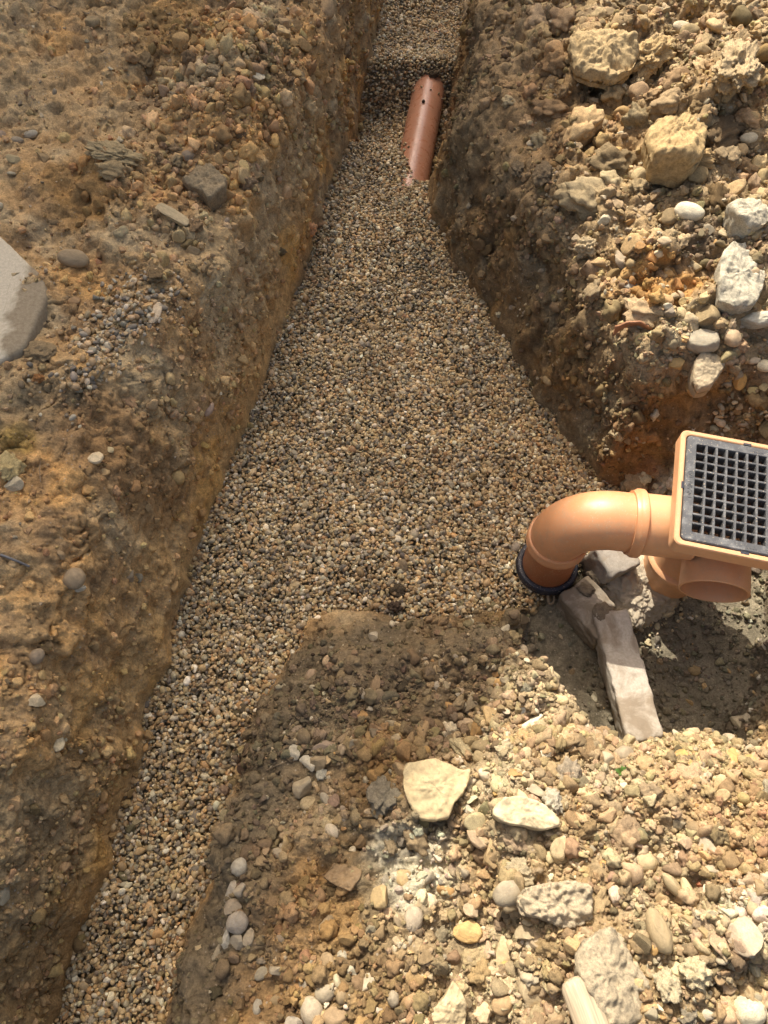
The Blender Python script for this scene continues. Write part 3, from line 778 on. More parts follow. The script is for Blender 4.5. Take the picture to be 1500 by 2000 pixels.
# ------------------------------------------------------------------ single stones, clods and finds
CREAM = (.50, .41, .27); WHITE = (.52, .475, .385); GREY = (.31, .285, .24); TAN = (.40, .29, .165); BROWN = (.25, .165, .095)
ORANGE = (.46, .26, .09); BUFF = (.47, .355, .20); GCLOD = (.33, .27, .19); DCLOD = (.10, .075, .05); PINK = (.34, .245, .19); YEL = (.55, .44, .22)
BCLOD = (.235, .165, .095)
FEAT = [
 # name, px, py, w, h, kind, colour, label, category, options
 ('limestone_lump', 857, 1542, 132, 122, 'angular', (.50, .40, .235), 'broad cream limestone lump with flat top on the near bank', 'stone', dict(sub=6, seed=12, hz=.55, rot=20)),
 ('limestone_lump', 1028, 1590, 134, 76, 'angular', (.55, .46, .30), 'long cream limestone lump with a grey mortar crust beside it', 'stone', dict(sub=6, seed=31, hz=.8, rot=-8)),
 ('mortar_lump', 1075, 1570, 48, 58, 'clod', (.48, .43, .35), 'grey mortar crust stuck to the long cream limestone lump', 'mortar', dict(sub=5, seed=8, hz=.9)),
 ('egg_pebble', 1095, 1371, 31, 21, 'round', (.56, .44, .26), 'smooth egg shaped cream pebble on the edge of the earth lump', 'pebble', dict(hz=.9, sink=.15, seed=3, rot=-12)),
 ('soil_clod', 1088, 1772, 162, 102, 'clod', (.40, .33, .235), 'big grey tan clod jutting over a hollow in the near heap', 'clod', dict(sub=6, seed=21, hz=.7, sink=.1)),
 ('soil_clod', 1210, 1905, 150, 165, 'clod', (.36, .30, .215), 'biggest grey brown clod, right beside the pale wooden handle', 'clod', dict(sub=6, seed=22, hz=.55, rot=20)),
 ('brown_stone', 668, 1712, 82, 56, 'block', (.24, .16, .085), 'brown brick shaped stone lying on the shaded near bank', 'stone', dict(sub=5, seed=5, hz=.8, rot=-14, sink=.15)),
 ('pointed_stone', 880, 1962, 74, 112, 'angular', (.46, .37, .23), 'pale pointed stone at the bottom edge of the near heap', 'stone', dict(sub=6, seed=17, hz=.6, rot=-25)),
 ('knobbly_stone', 1362, 1903, 66, 58, 'clod', (.55, .46, .31), 'knobbly rounded cream flint right of the biggest grey brown clod', 'stone', dict(sub=5, seed=41, hz=.9)),
 ('knobbly_stone', 1298, 1925, 56, 62, 'clod', (.50, .42, .29), 'cream flint wedged between the biggest clod and a knobbly flint', 'stone', dict(sub=5, seed=42, hz=.9)),
 ('long_stone', 1283, 1822, 42, 78, 'round', (.33, .255, .155), 'brown finger shaped stone standing in the near heap', 'stone', dict(hz=1.0, sink=.2, rot=12, seed=2)),
 ('cobble', 1258, 1684, 46, 38, 'round', (.46, .36, .22), 'smooth tan cobble in the middle of the near heap', 'stone', dict(hz=.8, seed=1)),
 ('long_pebble', 1342, 1746, 24, 56, 'round', (.47, .375, .23), 'long smooth tan pebble lying in the hollow of the near heap', 'pebble', dict(hz=1, seed=4, rot=10)),
 ('long_pebble', 1312, 1728, 24, 52, 'round', (.36, .28, .17), 'long brown pebble leaning beside the smooth tan one', 'pebble', dict(hz=1, seed=5, rot=35)),
 ('angular_stone', 592, 1540, 42, 40, 'angular', (.36, .30, .21), 'angular grey flint on the dark slope of the near bank', 'stone', dict(hz=.8, seed=7)),
 ('white_flint', 606, 1492, 26, 38, 'angular', WHITE, 'white knuckle shaped flint above the angular grey flint', 'stone', dict(hz=.8, seed=8, rot=40)),
 ('grey_stone', 622, 1490, 36, 28, 'angular', (.29, .225, .14), 'brown grey flint touching the white knuckle shaped flint', 'stone', dict(seed=9, rot=20)),
 ('white_flint', 574, 1468, 26, 28, 'angular', (.50, .45, .35), 'small whitish flint above the dark near slope', 'stone', dict(seed=10)),
 ('white_flint', 630, 1513, 24, 26, 'clod', (.52, .49, .41), 'crusty white flint just right of the white knuckle flint', 'stone', dict(seed=1)),
 ('tan_stone', 742, 1752, 36, 42, 'angular', (.40, .29, .15), 'tan flint at the edge of the sunlit near heap', 'stone', dict(seed=3)),
 ('brown_stone', 637, 1816, 34, 48, 'angular', (.27, .20, .12), 'upright brown flint below the brown brick shaped stone', 'stone', dict(seed=4, rot=10)),
 ('ochre_stone', 915, 1818, 58, 40, 'angular', (.50, .33, .14), 'ochre flint on smooth tan earth of the near heap', 'stone', dict(seed=5, rot=-10)),
 ('round_pebble', 470, 1696, 34, 33, 'round', (.40, .365, .30), 'round pitted whitish pebble beside the lower trench edge', 'pebble', dict(hz=.9, seed=6)),
 ('grey_stone', 452, 1742, 26, 40, 'angular', (.37, .33, .275), 'upright grey flint below the round pitted pebble', 'stone', dict(seed=6, rot=-30)),
 ('long_pebble', 470, 1738, 30, 22, 'angular', (.38, .32, .24), 'flat buff flint below the round pitted pebble', 'stone', dict(seed=7, rot=25)),
 ('grey_stone', 456, 1772, 36, 28, 'angular', (.34, .28, .21), 'grey brown flint third down in the row by the lower trench edge', 'stone', dict(seed=1, rot=20)),
 ('grey_stone', 464, 1800, 44, 38, 'round', (.36, .315, .26), 'larger grey pebble fourth down in the row by the lower trench edge', 'stone', dict(seed=0)),
 ('white_flint', 442, 1832, 18, 36, 'angular', (.50, .46, .38), 'slim whitish flint at the foot of the stone row', 'stone', dict(seed=11)),
 ('grey_stone', 464, 1838, 30, 30, 'angular', (.33, .285, .215), 'square grey flint at the foot of the stone row', 'stone', dict(seed=2)),
 ('grey_stone', 488, 1832, 26, 32, 'angular', (.36, .30, .22), 'pointed grey flint right of the square grey flint', 'stone', dict(seed=5)),
 ('white_flint', 1018, 1386, 34, 15, 'angular', (.64, .61, .53), 'flat white flint on the sunlit earth lump', 'stone', dict(seed=6, rot=-12)),
 ('pink_pebble', 1025, 1400, 20, 13, 'round', PINK, 'small pinkish pebble under the flat white flint', 'pebble', dict(seed=1)),
 ('bone_shaped_flint', 1041, 1416, 50, 26, 'angular', (.60, .54, .43), 'bone shaped white flint on the sunlit earth lump', 'stone', dict(seed=7, rot=20, hz=.9)),
 ('tan_stone', 957, 1398, 28, 36, 'angular', (.40, .27, .13), 'tan knobbly flint on the sunlit earth lump', 'stone', dict(seed=8)),
 ('tan_stone', 1083, 1404, 30, 42, 'clod', (.44, .35, .22), 'upright tan flint with a hole under the egg shaped pebble', 'stone', dict(seed=3)),
 ('orange_pebble', 965, 1422, 17, 15, 'round', (.50, .30, .13), 'small round orange pebble on the sunlit earth lump', 'pebble', dict(seed=2, hz=.9)),
 ('yellow_flint', 975, 1438, 31, 19, 'angular', YEL, 'three sided pale yellow flint below the round orange pebble', 'stone', dict(seed=9, rot=15)),
 ('brown_flint', 1022, 1440, 24, 26, 'angular', (.42, .27, .13), 'brown and cream flint below the bone shaped flint', 'stone', dict(seed=10)),
 ('tan_stone', 967, 1364, 19, 20, 'angular', (.45, .38, .26), 'pale pointed flint near the top of the sunlit lump', 'stone', dict(seed=11)),
 ('tan_stone', 1079, 1338, 20, 20, 'round', (.47, .36, .21), 'tan cobble above the egg shaped pebble', 'pebble', dict(seed=3, hz=1)),
 ('long_stone', 922, 1374, 20, 42, 'angular', (.40, .32, .21), 'long grey tan flint where sun meets shade on the lump', 'stone', dict(seed=0, rot=-25)),
 ('white_flint', 1071, 1470, 32, 17, 'angular', (.60, .53, .42), 'flat cream flint between the lump and the long limestone', 'stone', dict(seed=1, rot=8)),
 ('flint', 985, 1466, 38, 30, 'clod', (.45, .37, .25), 'grey tan clod above the long cream limestone lump', 'clod', dict(seed=2)),
 ('white_flint', 1386, 1434, 26, 20, 'angular', (.64, .60, .52), 'white chalk lump at the near rim of the gully pit', 'stone', dict(seed=2)),
 ('grey_rock', 1473, 1700, 60, 36, 'angular', (.36, .32, .26), 'grey angular flint at the right end of the near heap', 'stone', dict(seed=3, rot=-25)),
 ('white_pebble', 728, 1246, 19, 18, 'angular', (.50, .43, .33), 'single cream pebble on the dark top of the earth lump', 'pebble', dict(seed=4, hz=1)),
 ('brown_flint', 735, 1338, 22, 36, 'angular', (.22, .15, .085), 'upright brown flint on the dark earth lump', 'stone', dict(seed=5)),
 ('brown_flint', 735, 1362, 40, 22, 'angular', (.24, .175, .105), 'glossy brown flint below the upright brown flint', 'stone', dict(seed=6, rot=20)),
 ('ochre_stone', 826, 1432, 26, 48, 'angular', (.33, .22, .11), 'ochre brown flint on the dark slope near the sun line', 'stone', dict(seed=7)),
 ('brown_flint', 736, 1435, 30, 24, 'angular', (.19, .145, .095), 'dark brown flint on the dark earth slope', 'stone', dict(seed=8)),
 ('buff_stone', 765, 1418, 34, 24, 'angular', (.33, .27, .18), 'buff flint beside the dark brown flint', 'stone', dict(seed=9)),
 ('ochre_stone', 708, 1402, 22, 26, 'angular', (.36, .21, .085), 'ochre flint left of the buff flint', 'stone', dict(seed=10)),
 ('soil_clod', 755, 1560, 72, 78, 'clod', (.21, .18, .135), 'large dark grey clod beside the broad cream limestone', 'clod', dict(sub=5, seed=13, hz=.6)),
 ('brown_flint', 705, 1642, 22, 26, 'angular', (.30, .19, .09), 'ochre brown flint above the brown brick shaped stone', 'stone', dict(seed=11)),
 ('ochre_stone', 1090, 1655, 30, 44, 'angular', (.46, .36, .22), 'curved tan flint below the long cream limestone', 'stone', dict(seed=3, rot=-15)),
 ('soil_clod', 1018, 1702, 62, 54, 'clod', (.42, .345, .235), 'tan clod left of the big jutting clod', 'clod', dict(sub=5, seed=14)),
 # left bank
 ('soil_clod', 402, 340, 88, 92, 'angular', (.255, .205, .135), 'three cornered grey clod on the left bank', 'clod', dict(sub=6, seed=19, hz=.6, rot=15)),
 ('flint_splinter', 341, 424, 80, 20, 'block', (.40, .32, .20), 'pale flat splinter of stone on the left bank', 'stone', dict(seed=1, rot=-24, hz=.6, sink=.1)),
 ('brown_stone', 145, 510, 60, 38, 'round', (.22, .17, .11), 'half buried brown cobble near the concrete slab', 'stone', dict(seed=4, hz=.7)),
 ('oval_pebble', 304, 612, 26, 48, 'round', (.42, .34, .25), 'flat oval beige pebble at the edge of the spilled gravel', 'pebble', dict(seed=5, hz=.4, rot=-15)),
 ('grey_pebble', 62, 265, 33, 16, 'round', (.30, .27, .22), 'grey oval pebble at the upper left of the bank', 'pebble', dict(seed=6, hz=.8)),
 ('grey_pebble', 34, 277, 25, 15, 'round', (.25, .215, .165), 'dull grey pebble left of the grey oval one', 'pebble', dict(seed=7, hz=.8)),
 ('pale_flint', 187, 899, 29, 31, 'angular', (.50, .41, .28), 'pale square flint on the brown left slope', 'stone', dict(seed=5, hz=.7)),
 ('yellow_flint', 214, 879, 16, 11, 'angular', (.52, .42, .24), 'tiny yellow flint above the pale square flint', 'stone', dict(seed=6)),
 ('cobble', 147, 1130, 42, 40, 'round', (.25, .19, .125), 'round brown cobble set in the lower left bank', 'stone', dict(seed=0, hz=.7)),
 ('white_flint', 155, 1150, 26, 14, 'angular', (.44, .40, .32), 'whitish flint tucked under the round brown cobble', 'stone', dict(seed=7)),
 ('pink_pebble', 409, 800, 22, 37, 'round', PINK, 'pinkish pebble stuck in the left trench face', 'pebble', dict(seed=1, hz=.9, sink=.35)),
 ('ochre_stone', 346, 933, 30, 27, 'round', (.36, .25, .11), 'ochre pebble stuck in the left trench face', 'pebble', dict(seed=2, hz=.8, sink=.35)),
 ('orange_flint', 170, 958, 24, 21, 'angular', (.42, .25, .10), 'orange flint with white core on the left slope', 'stone', dict(seed=8)),
 ('tan_stone', 205, 923, 19, 16, 'angular', (.38, .26, .13), 'small tan flint below the pale square flint', 'stone', dict(seed=9)),
 ('chalk_stone', 501, 150, 32, 26, 'angular', (.52, .45, .33), 'whitish chalk stone among clods at the upper trench edge', 'stone', dict(seed=10, rot=-25)),
 ('soil_clod', 420, 143, 42, 28, 'clod', (.29, .225, .145), 'buff clod left of the whitish chalk stone', 'clod', dict(seed=4)),
 ('soil_clod', 455, 135, 28, 28, 'clod', (.25, .19, .12), 'round clod touching the whitish chalk stone', 'clod', dict(seed=5)),
 ('clay_lump', 225, 305, 112, 62, 'clod', (.285, .225, .135), 'buff clay lump broken by cracks on the left bank', 'clod', dict(sub=6, seed=26, hz=.5, sink=.35)),
 ('clay_lump', 218, 338, 62, 38, 'clod', (.30, .225, .13), 'smooth buff clay lump below the cracked one', 'clod', dict(seed=3, hz=.7)),
 ('soil_clod', 80, 695, 66, 44, 'clod', (.235, .175, .105), 'brown clod at the corner of the concrete slab', 'clod', dict(sub=5, seed=28)),
 ('clay_lump', 20, 915, 60, 58, 'clod', (.37, .295, .155), 'yellowish crusty lump at the left edge', 'clod', dict(sub=5, seed=29)),
 ('pale_flint', 32, 946, 38, 28, 'angular', (.41, .35, .25), 'pale flint below the yellowish crusty lump', 'stone', dict(seed=11)),
 ('pale_flint', 5, 1745, 30, 40, 'angular', (.40, .34, .24), 'pale flint at the left edge above dark clay', 'stone', dict(seed=1)),
 ('pale_flint', 70, 1370, 30, 26, 'angular', (.45, .37, .25), 'pale flint jutting from the lower left face', 'stone', dict(seed=2, rot=30)),
 # right bank
 ('clay_lump', 1180, 86, 136, 92, 'clod', (.43, .32, .18), 'largest buff clay lump on the right bank', 'clod', dict(sub=6, seed=33, hz=.75, sink=.2, rot=-20)),
 ('clay_lump', 1268, 132, 112, 74, 'clod', (.45, .32, .17), 'buff clay lump with dark underside right of the largest one', 'clod', dict(sub=6, seed=34, hz=.8, sink=.15, rot=25)),
 ('clay_lump', 1328, 226, 108, 110, 'block', (.41, .295, .155), 'squared buff clay block with a flat side on the right bank', 'clod', dict(sub=6, seed=35, hz=.7, sink=.2, rot=12)),
 ('clay_lump', 1345, 316, 104, 58, 'clod', (.44, .31, .165), 'orange buff crumbly lump under the squared clay block', 'clod', dict(sub=6, seed=36, hz=.8)),
 ('clay_lump', 1432, 150, 96, 150, 'clod', (.42, .32, .20), 'long crumbly ridge of earth at the upper right', 'clod', dict(sub=6, seed=37, hz=.8, rot=-25)),
 ('clay_lump', 1428, 30, 60, 50, 'clod', (.40, .30, .18), 'round clod with stones at the top right', 'clod', dict(sub=5, seed=38, hz=.9)),
 ('pale_cobble', 1330, 58, 44, 26, 'round', (.50, .42, .30), 'pale smooth cobble between clay lumps at the top right', 'stone', dict(seed=4)),
 ('white_flint', 1345, 419, 58, 34, 'round', (.62, .56, .44), 'smooth white oval flint on the right bank', 'stone', dict(seed=3, hz=.8, rot=-24, sink=.15)),
 ('grey_rock', 1466, 405, 92, 58, 'angular', (.47, .42, .33), 'pale grey angular rock at the right edge', 'stone', dict(sub=5, seed=44, hz=.8, rot=-10)),
 ('concrete_lump', 1450, 530, 100, 122, 'clod', (.44, .40, .32), 'whitish ridged concrete lump at the right edge', 'concrete', dict(sub=6, seed=45, hz=.6, rot=12)),
 ('grey_rock', 1362, 672, 60, 46, 'angular', (.34, .30, .235), 'dark faced grey rock behind the broken grey rock', 'stone', dict(seed=3, hz=.9)),
 ('grey_rock', 1391, 716, 66, 66, 'angular', (.37, .30, .205), 'broken grey rock with a flat brown face above the grating', 'stone', dict(sub=5, seed=46, hz=.8)),
 ('orange_flint', 1358, 752, 48, 52, 'angular', (.44, .27, .11), 'orange flint leaning on the broken grey rock', 'stone', dict(seed=5, hz=.8)),
 ('orange_flint', 1441, 745, 25, 34, 'angular', (.55, .33, .11), 'bright orange flint right of the broken grey rock', 'stone', dict(seed=6, hz=.8)),
 ('ochre_stone', 1319, 709, 34, 24, 'block', (.46, .30, .12), 'ochre block left of the broken grey rock', 'stone', dict(seed=2, rot=-15)),
 ('yellow_flint', 1470, 764, 20, 18, 'angular', (.58, .47, .22), 'pale yellow chip right of the bright orange flint', 'stone', dict(seed=9)),
 ('pale_pebble', 1472, 705, 26, 14, 'round', (.50, .40, .29), 'flat pinkish pebble at the right edge above the grating', 'pebble', dict(seed=3)),
 ('pale_pebble', 1492, 716, 30, 24, 'round', (.58, .51, .37), 'pale two toned pebble touching the flat pinkish one', 'pebble', dict(seed=4)),
 ('grey_rock', 1478, 632, 92, 48, 'angular', (.46, .43, .36), 'long pale grey rock at the right edge', 'stone', dict(sub=5, seed=47, hz=.7)),
 ('buff_stone', 1140, 492, 48, 42, 'clod', (.47, .37, .24), 'light buff stone at the rim of the right trench face', 'stone', dict(sub=5, seed=48, hz=.9)),
 ('orange_flint', 1447, 348, 36, 24, 'angular', (.46, .29, .16), 'pinkish orange flint above the pale grey rock', 'stone', dict(seed=7)),
 ('tan_stone', 1445, 296, 30, 34, 'round', (.42, .29, .15), 'tan knobbly cobble above the pinkish orange flint', 'stone', dict(seed=5)),
 ('white_flint', 1461, 272, 34, 22, 'round', (.52, .45, .33), 'pale cobble above the tan knobbly one', 'stone', dict(seed=6)),
 ('soil_clod', 1062, 348, 52, 62, 'clod', (.21, .16, .105), 'hanging dark clod on the rim of the right trench face', 'clod', dict(sub=5, seed=49)),
 ('soil_clod', 1010, 335, 34, 44, 'clod', (.18, .14, .095), 'smaller dark clod hanging left of the larger one', 'clod', dict(sub=5, seed=50)),
 ('white_flint', 1230, 560, 40, 22, 'angular', (.48, .46, .41), 'greyish white flint in the middle of the right bank', 'stone', dict(seed=8, rot=-20)),
 ('yellow_flint', 1340, 590, 32, 20, 'angular', (.58, .44, .22), 'yellow flint chip below the orange earth patch', 'stone', dict(seed=9)),
 ('tan_stone', 1200, 400, 26, 30, 'angular', (.40, .29, .18), 'brown faced flint on crumbly earth of the right bank', 'stone', dict(seed=10)),
 # trench
 ('soil_clod', 783, 1112, 28, 32, 'angular', (.20, .15, .095), 'brown lump of earth lying on the gravel', 'clod', dict(seed=2, hz=.9, sink=.1)),
 ('soil_clod', 776, 1158, 38, 30, 'clod', DCLOD, 'black brown clod on the gravel below the brown lump', 'clod', dict(seed=3, hz=.8, sink=.1)),
 ('soil_clod', 772, 1188, 32, 26, 'clod', (.085, .06, .045), 'dark clod between the gravel and the earth lump', 'clod', dict(seed=4, hz=.8, sink=.1)),
 ('brown_stone', 238, 1893, 34, 26, 'angular', (.25, .155, .08), 'flat brown stone on gravel at the bottom of the trench', 'stone', dict(seed=3, hz=.6, sink=.1)),
 ('grey_pebble', 383, 1597, 24, 34, 'round', (.22, .19, .155), 'grey brown pebble on the gravel by the lower bank', 'pebble', dict(seed=7, hz=.8, sink=.1)),
 ('white_flint', 371, 1674, 24, 13, 'round', (.50, .45, .37), 'white holed pebble on the gravel by the lower bank', 'pebble', dict(seed=1, hz=.8, sink=.05)),
 ('soil_clod', 848, 148, 24, 16, 'clod', (.12, .09, .06), 'dark clod on the far end of the half buried pipe', 'clod', dict(seed=5, hz=.8, sink=.0)),
 ('dark_pebble', 827, 200, 6, 6, 'round', (.03, .025, .02), 'black crumb lying on the half buried pipe', 'pebble', dict(seed=2, hz=1, sink=0)),
 ('grey_pebble', 1160, 1362, 13, 22, 'round', (.40, .36, .27), 'lone pale pebble on the dark pit floor', 'pebble', dict(seed=4, hz=.7)),
 ('ochre_stone', 1356, 1310, 26, 20, 'round', (.34, .25, .13), 'ochre pebble in the dark pit face', 'pebble', dict(seed=5)),
]
_R = 1
OUTL = {
 'broad cream limestone lump with flat top on the near bank': ([(795,1487),(850,1478),(880,1490),(905,1502),(922,1497),(920,1520),(905,1550),(885,1570),(878,1598),(850,1603),(825,1600),(802,1575),(796,1560),(788,1530),(788,1505)], .040, 0, 1),
 'long cream limestone lump with a grey mortar crust beside it': ([(965,1575),(985,1555),(1010,1552),(1040,1560),(1065,1572),(1092,1596),(1095,1612),(1060,1622),(1030,1614),(1000,1610),(972,1600),(963,1590)], .036, 0, 2),
 'brown brick shaped stone lying on the shaded near bank': ([(630,1712),(650,1684),(690,1688),(708,1700),(705,1715),(685,1742),(655,1730)], .026, 0, 3),
 'three cornered grey clod on the left bank': ([(353,350),(375,320),(395,290),(418,320),(442,342),(438,360),(405,388),(395,372),(365,360)], .045, .5, 4),
 'squared buff clay block with a flat side on the right bank': ([(1265,245),(1280,225),(1310,205),(1345,178),(1375,175),(1382,200),(1385,260),(1375,300),(1350,315),(1310,305),(1280,300)], .075, 1.0, 5),
 'largest buff clay lump on the right bank': ([(1115,75),(1125,52),(1155,48),(1200,58),(1240,75),(1252,95),(1235,120),(1205,130),(1160,118),(1128,108)], .06, 1.0, 6),
 'big grey tan clod jutting over a hollow in the near heap': ([(1012,1755),(1035,1730),(1075,1722),(1120,1720),(1155,1728),(1165,1755),(1160,1790),(1140,1812),(1105,1815),(1060,1795),(1025,1785)], .055, 1, 7),
 'biggest grey brown clod, right beside the pale wooden handle': ([(1127,1865),(1140,1845),(1165,1825),(1200,1812),(1230,1822),(1238,1850),(1250,1885),(1270,1920),(1282,1950),(1275,1990),(1230,2010),(1180,2000),(1150,1950),(1130,1900)], .055, .7, 8),
 'whitish ridged concrete lump at the right edge': ([(1408,500),(1430,470),(1455,472),(1480,490),(1500,520),(1495,555),(1478,588),(1440,588),(1410,575),(1405,545)], .05, .55, 9),
 'pale grey angular rock at the right edge': ([(1423,392),(1450,383),(1500,385),(1515,400),(1500,425),(1470,435),(1440,425)], .05, .3, 10),
 'broken grey rock with a flat brown face above the grating': ([(1358,700),(1372,687),(1422,690),(1420,710),(1395,745),(1372,750),(1360,730)], .05, .1, 11),
 'pale pointed stone at the bottom edge of the near heap': ([(842,1975),(870,1945),(885,1915),(900,1930),(915,1965),(910,2000),(880,2020),(845,2010)], .035, 0, 12),
}
def outlined(name, pts, ht, rough, seed, col, label, cat):
    """a rock with that outline, real thickness and broken faces, resting on the ground"""
    cx = sum(p[0] for p in pts) / len(pts); cy = sum(p[1] for p in pts) / len(pts)
    hit, n, mpp = at(cx, cy); zt = hit.z + ht * (.72 - .22 * min(1, rough))
    Q = np.array([unproj(a_, b_, zt)[:2] for a_, b_ in pts]); C0 = np.array(unproj(cx, cy, zt)[:2]); Q = Q - C0
    # resample the outline evenly, a little rounded
    Qc = np.vstack([Q, Q[:1]]); L_ = np.concatenate([[0], np.cumsum(np.linalg.norm(np.diff(Qc, axis=0), axis=1))])
    M_ = 112; tt = np.linspace(0, L_[-1], M_, endpoint=False)
    O_ = np.stack([np.interp(tt, L_, Qc[:, 0]), np.interp(tt, L_, Qc[:, 1])], 1)
    for _ in range(2): O_ = (np.roll(O_, 1, 0) + 2 * O_ + np.roll(O_, -1, 0)) / 4
    rr = np.random.default_rng(seed); tilt = rr.normal(size=2) * .16
    rings = [(.001, 0)] + [(k, 0) for k in np.linspace(.07, .93, 15)] + [(.97, -.03), (.995, -.09), (1.0, -.16)] + [(1.0 - .12 * (k / 9) ** 2, -.16 - .95 * k / 9) for k in range(1, 10)]
    V = []
    for sc, dz in rings:
        V.append(np.concatenate([O_ * sc, np.full((M_, 1), dz * ht)], 1))
    V = np.concatenate(V); R_ = len(rings)
    V[:, 2] += (V[:, :2] @ tilt) * (V[:, 2] > -.5 * ht)
    Nn = V * np.array([.6, .6, 0]) / (np.abs(V[:, :2]).max() + 1e-9) * (V[:, 2:3] < -.02 * ht) + np.array([0, 0, 1]) * (V[:, 2:3] > -.5 * ht)
    W = V + seed * 7.3
    # broken top: a few gentle facets, then relief
    def facet():
        a_ = rr.random() * 2 * PI; sl_ = rr.uniform(.2, .7); R0 = np.abs(V[:, :2]).max()
        return sl_ * (R0 * rr.uniform(.15, .75) - V[:, :2] @ np.array([math.cos(a_), math.sin(a_)]))
    fac = np.minimum(np.min([facet() for _ in range(6)], axis=0), 0)
    V[:, 2] += np.clip(fac, -(.35 + .2 * rough) * ht, .12 * ht) * sst(-.4, -.0, V[:, 2] / ht)
    F1, F2, _ = worley(W * 60 + fbm(W, 40, 2, 2)[:, None] * .6, 3); G1, _, _ = worley(W * 150, 5)
    disp = fbm(W, 28, 4, 7) * (.004 + .005 * rough) + fbm(W, 110, 3, 9) * .002 + rough * ((.5 - F1) * .014 + (.5 - G1) * .007)
    V = V + Nn * disp[:, None]
    F = []
    for i_ in range(R_ - 1):
        a_ = np.arange(M_) + i_ * M_; b_ = np.roll(np.arange(M_), -1) + i_ * M_
        F.append(np.stack([a_, a_ + M_, b_ + M_, b_], -1))
    s0 = float(np.abs(V[:, :2]).max()); V = V / s0
    me = mesh_np(name, V, np.concatenate(F))
    o = link(name, me, M_CLOD if rough > .25 else M_STONE); o.location = (C0[0], C0[1], zt); o.color = (col[0], col[1] * .98, col[2] * .88, 1)
    o.scale = (s0, s0, s0); tag(o, label, cat); return o
M_STONE_BIG = None
PIPE_TOP = -.0065
feats = []
for name, px, py, wpx, hpx, kind, col, label, cat, kw in FEAT:
    if label in OUTL:
        pts, ht, rough, sd = OUTL[label]; o = outlined(name, pts, ht, rough, sd, col, label, cat)
        feats.append((o, wpx)); continue
    if px < 560 and py < 1450: col = tuple(min(.7, c * 1.3) for c in col)
    o = put(name, px, py, wpx, hpx, kind, col, label, cat, **kw); feats.append((o, wpx))
    if 'half buried pipe' in label:      # these lie on the pipe
        q = unproj(px, py, PIPE_TOP); o.location = (q[0], q[1], PIPE_TOP + o.scale.z * .8 - (.004 if wpx > 10 else 0))
for px, py, zz, sc_, lab in ((1182, 1196, .092, .022, 'mud lump on the joint of the concrete stub and pale bar'), (1140, 1150, .082, .017, 'mud lump against the black seal ring'), (1168, 1128, .075, .018, 'mud lump at the foot of the grey concrete block'), (1196, 1216, .09, .013, 'smallest mud lump on the upper end of the pale bar')):
    o = bpy.data.objects.new('mud_lump', VAR['clod'][(px + py) % 10]); COL.objects.link(o); o.location = unproj(px, py, zz - .011); o.scale = (sc_ * 1.5, sc_ * 1.2, sc_ * .7)
    o.rotation_euler = (.2, .3, px); o.color = (.19, .15, .10, 1); tag(o, lab, 'mud lump')
print('features', round(time.time() - T0, 1))

# ------------------------------------------------------------------ scattering
def halton(i, b):
    f, r = 1, 0
    while i > 0: f /= b; r += f * (i % b); i //= b
    return r

WY = GV.reshape(-1, 3)
_du = np.linalg.norm(np.gradient(GV, axis=1), axis=-1).ravel(); _dv = np.linalg.norm(np.gradient(GV, axis=0), axis=-1).ravel()
AREA = _du * _dv
INNER = (np.abs(GV[..., 0]) < (.52 + .36 * np.clip(GV[..., 1], -.4, 4) + .30)) & (GV[..., 1] > -.42) & (GV[..., 1] < 3.55)
INNER = INNER.ravel()
DD = GD.ravel(); NZ = GN_.reshape(-1, 3); CR = GC.ravel()
XX, YY, ZZ = WY.T
DEPTH = YY * CP + (CAM_H - ZZ) * SP
PX = 750 + XX / DEPTH * FPX; PY = 1000 - (YY * SP - (CAM_H - ZZ) * CP) / DEPTH * FPX
RIGHTM = sst(.15, .45, XX) * sst(.55, .85, YY)
NEARM = sst(-.30, .0, XX + .25 * YY) * sst(.60, .38, YY) * (DD > .0)
LITN = sst(-.10, .12, XX - .32 * YY - .0 + .05 * perlin(WY * 5, 3)) * NEARM
CLUSTER = fbm(WY, 5, 3, 301); CLUSTER2 = fbm(WY, 9, 3, 302)

def sample(weight, n, g=rng):
    wgt = np.clip(weight, 0, None) * AREA * INNER
    c = np.cumsum(wgt); c /= c[-1]
    i = np.searchsorted(c, g.random(n))
    j = g.normal(size=(n, 3)) * .0022
    return i, WY[i] + j

def jit(cols, wts, n, g=rng, amt=.18):
    c = np.array(cols)[g.choice(len(cols), n, p=np.array(wts) / sum(wts))] * np.array([1.03, .99, .84])
    return np.clip(c * (1 + g.normal(size=(n, 1)) * amt) * (1 + g.normal(size=(n, 3)) * .022), .012, .85)

def variants_collection(name, meshes, mat, part):
    c = bpy.data.collections.new(name)
    for k, me in enumerate(meshes):
        me = me.copy(); me.materials.clear(); me.materials.append(mat)
        c.objects.link(bpy.data.objects.new('%s_%02d' % (part, k), me))
    return c

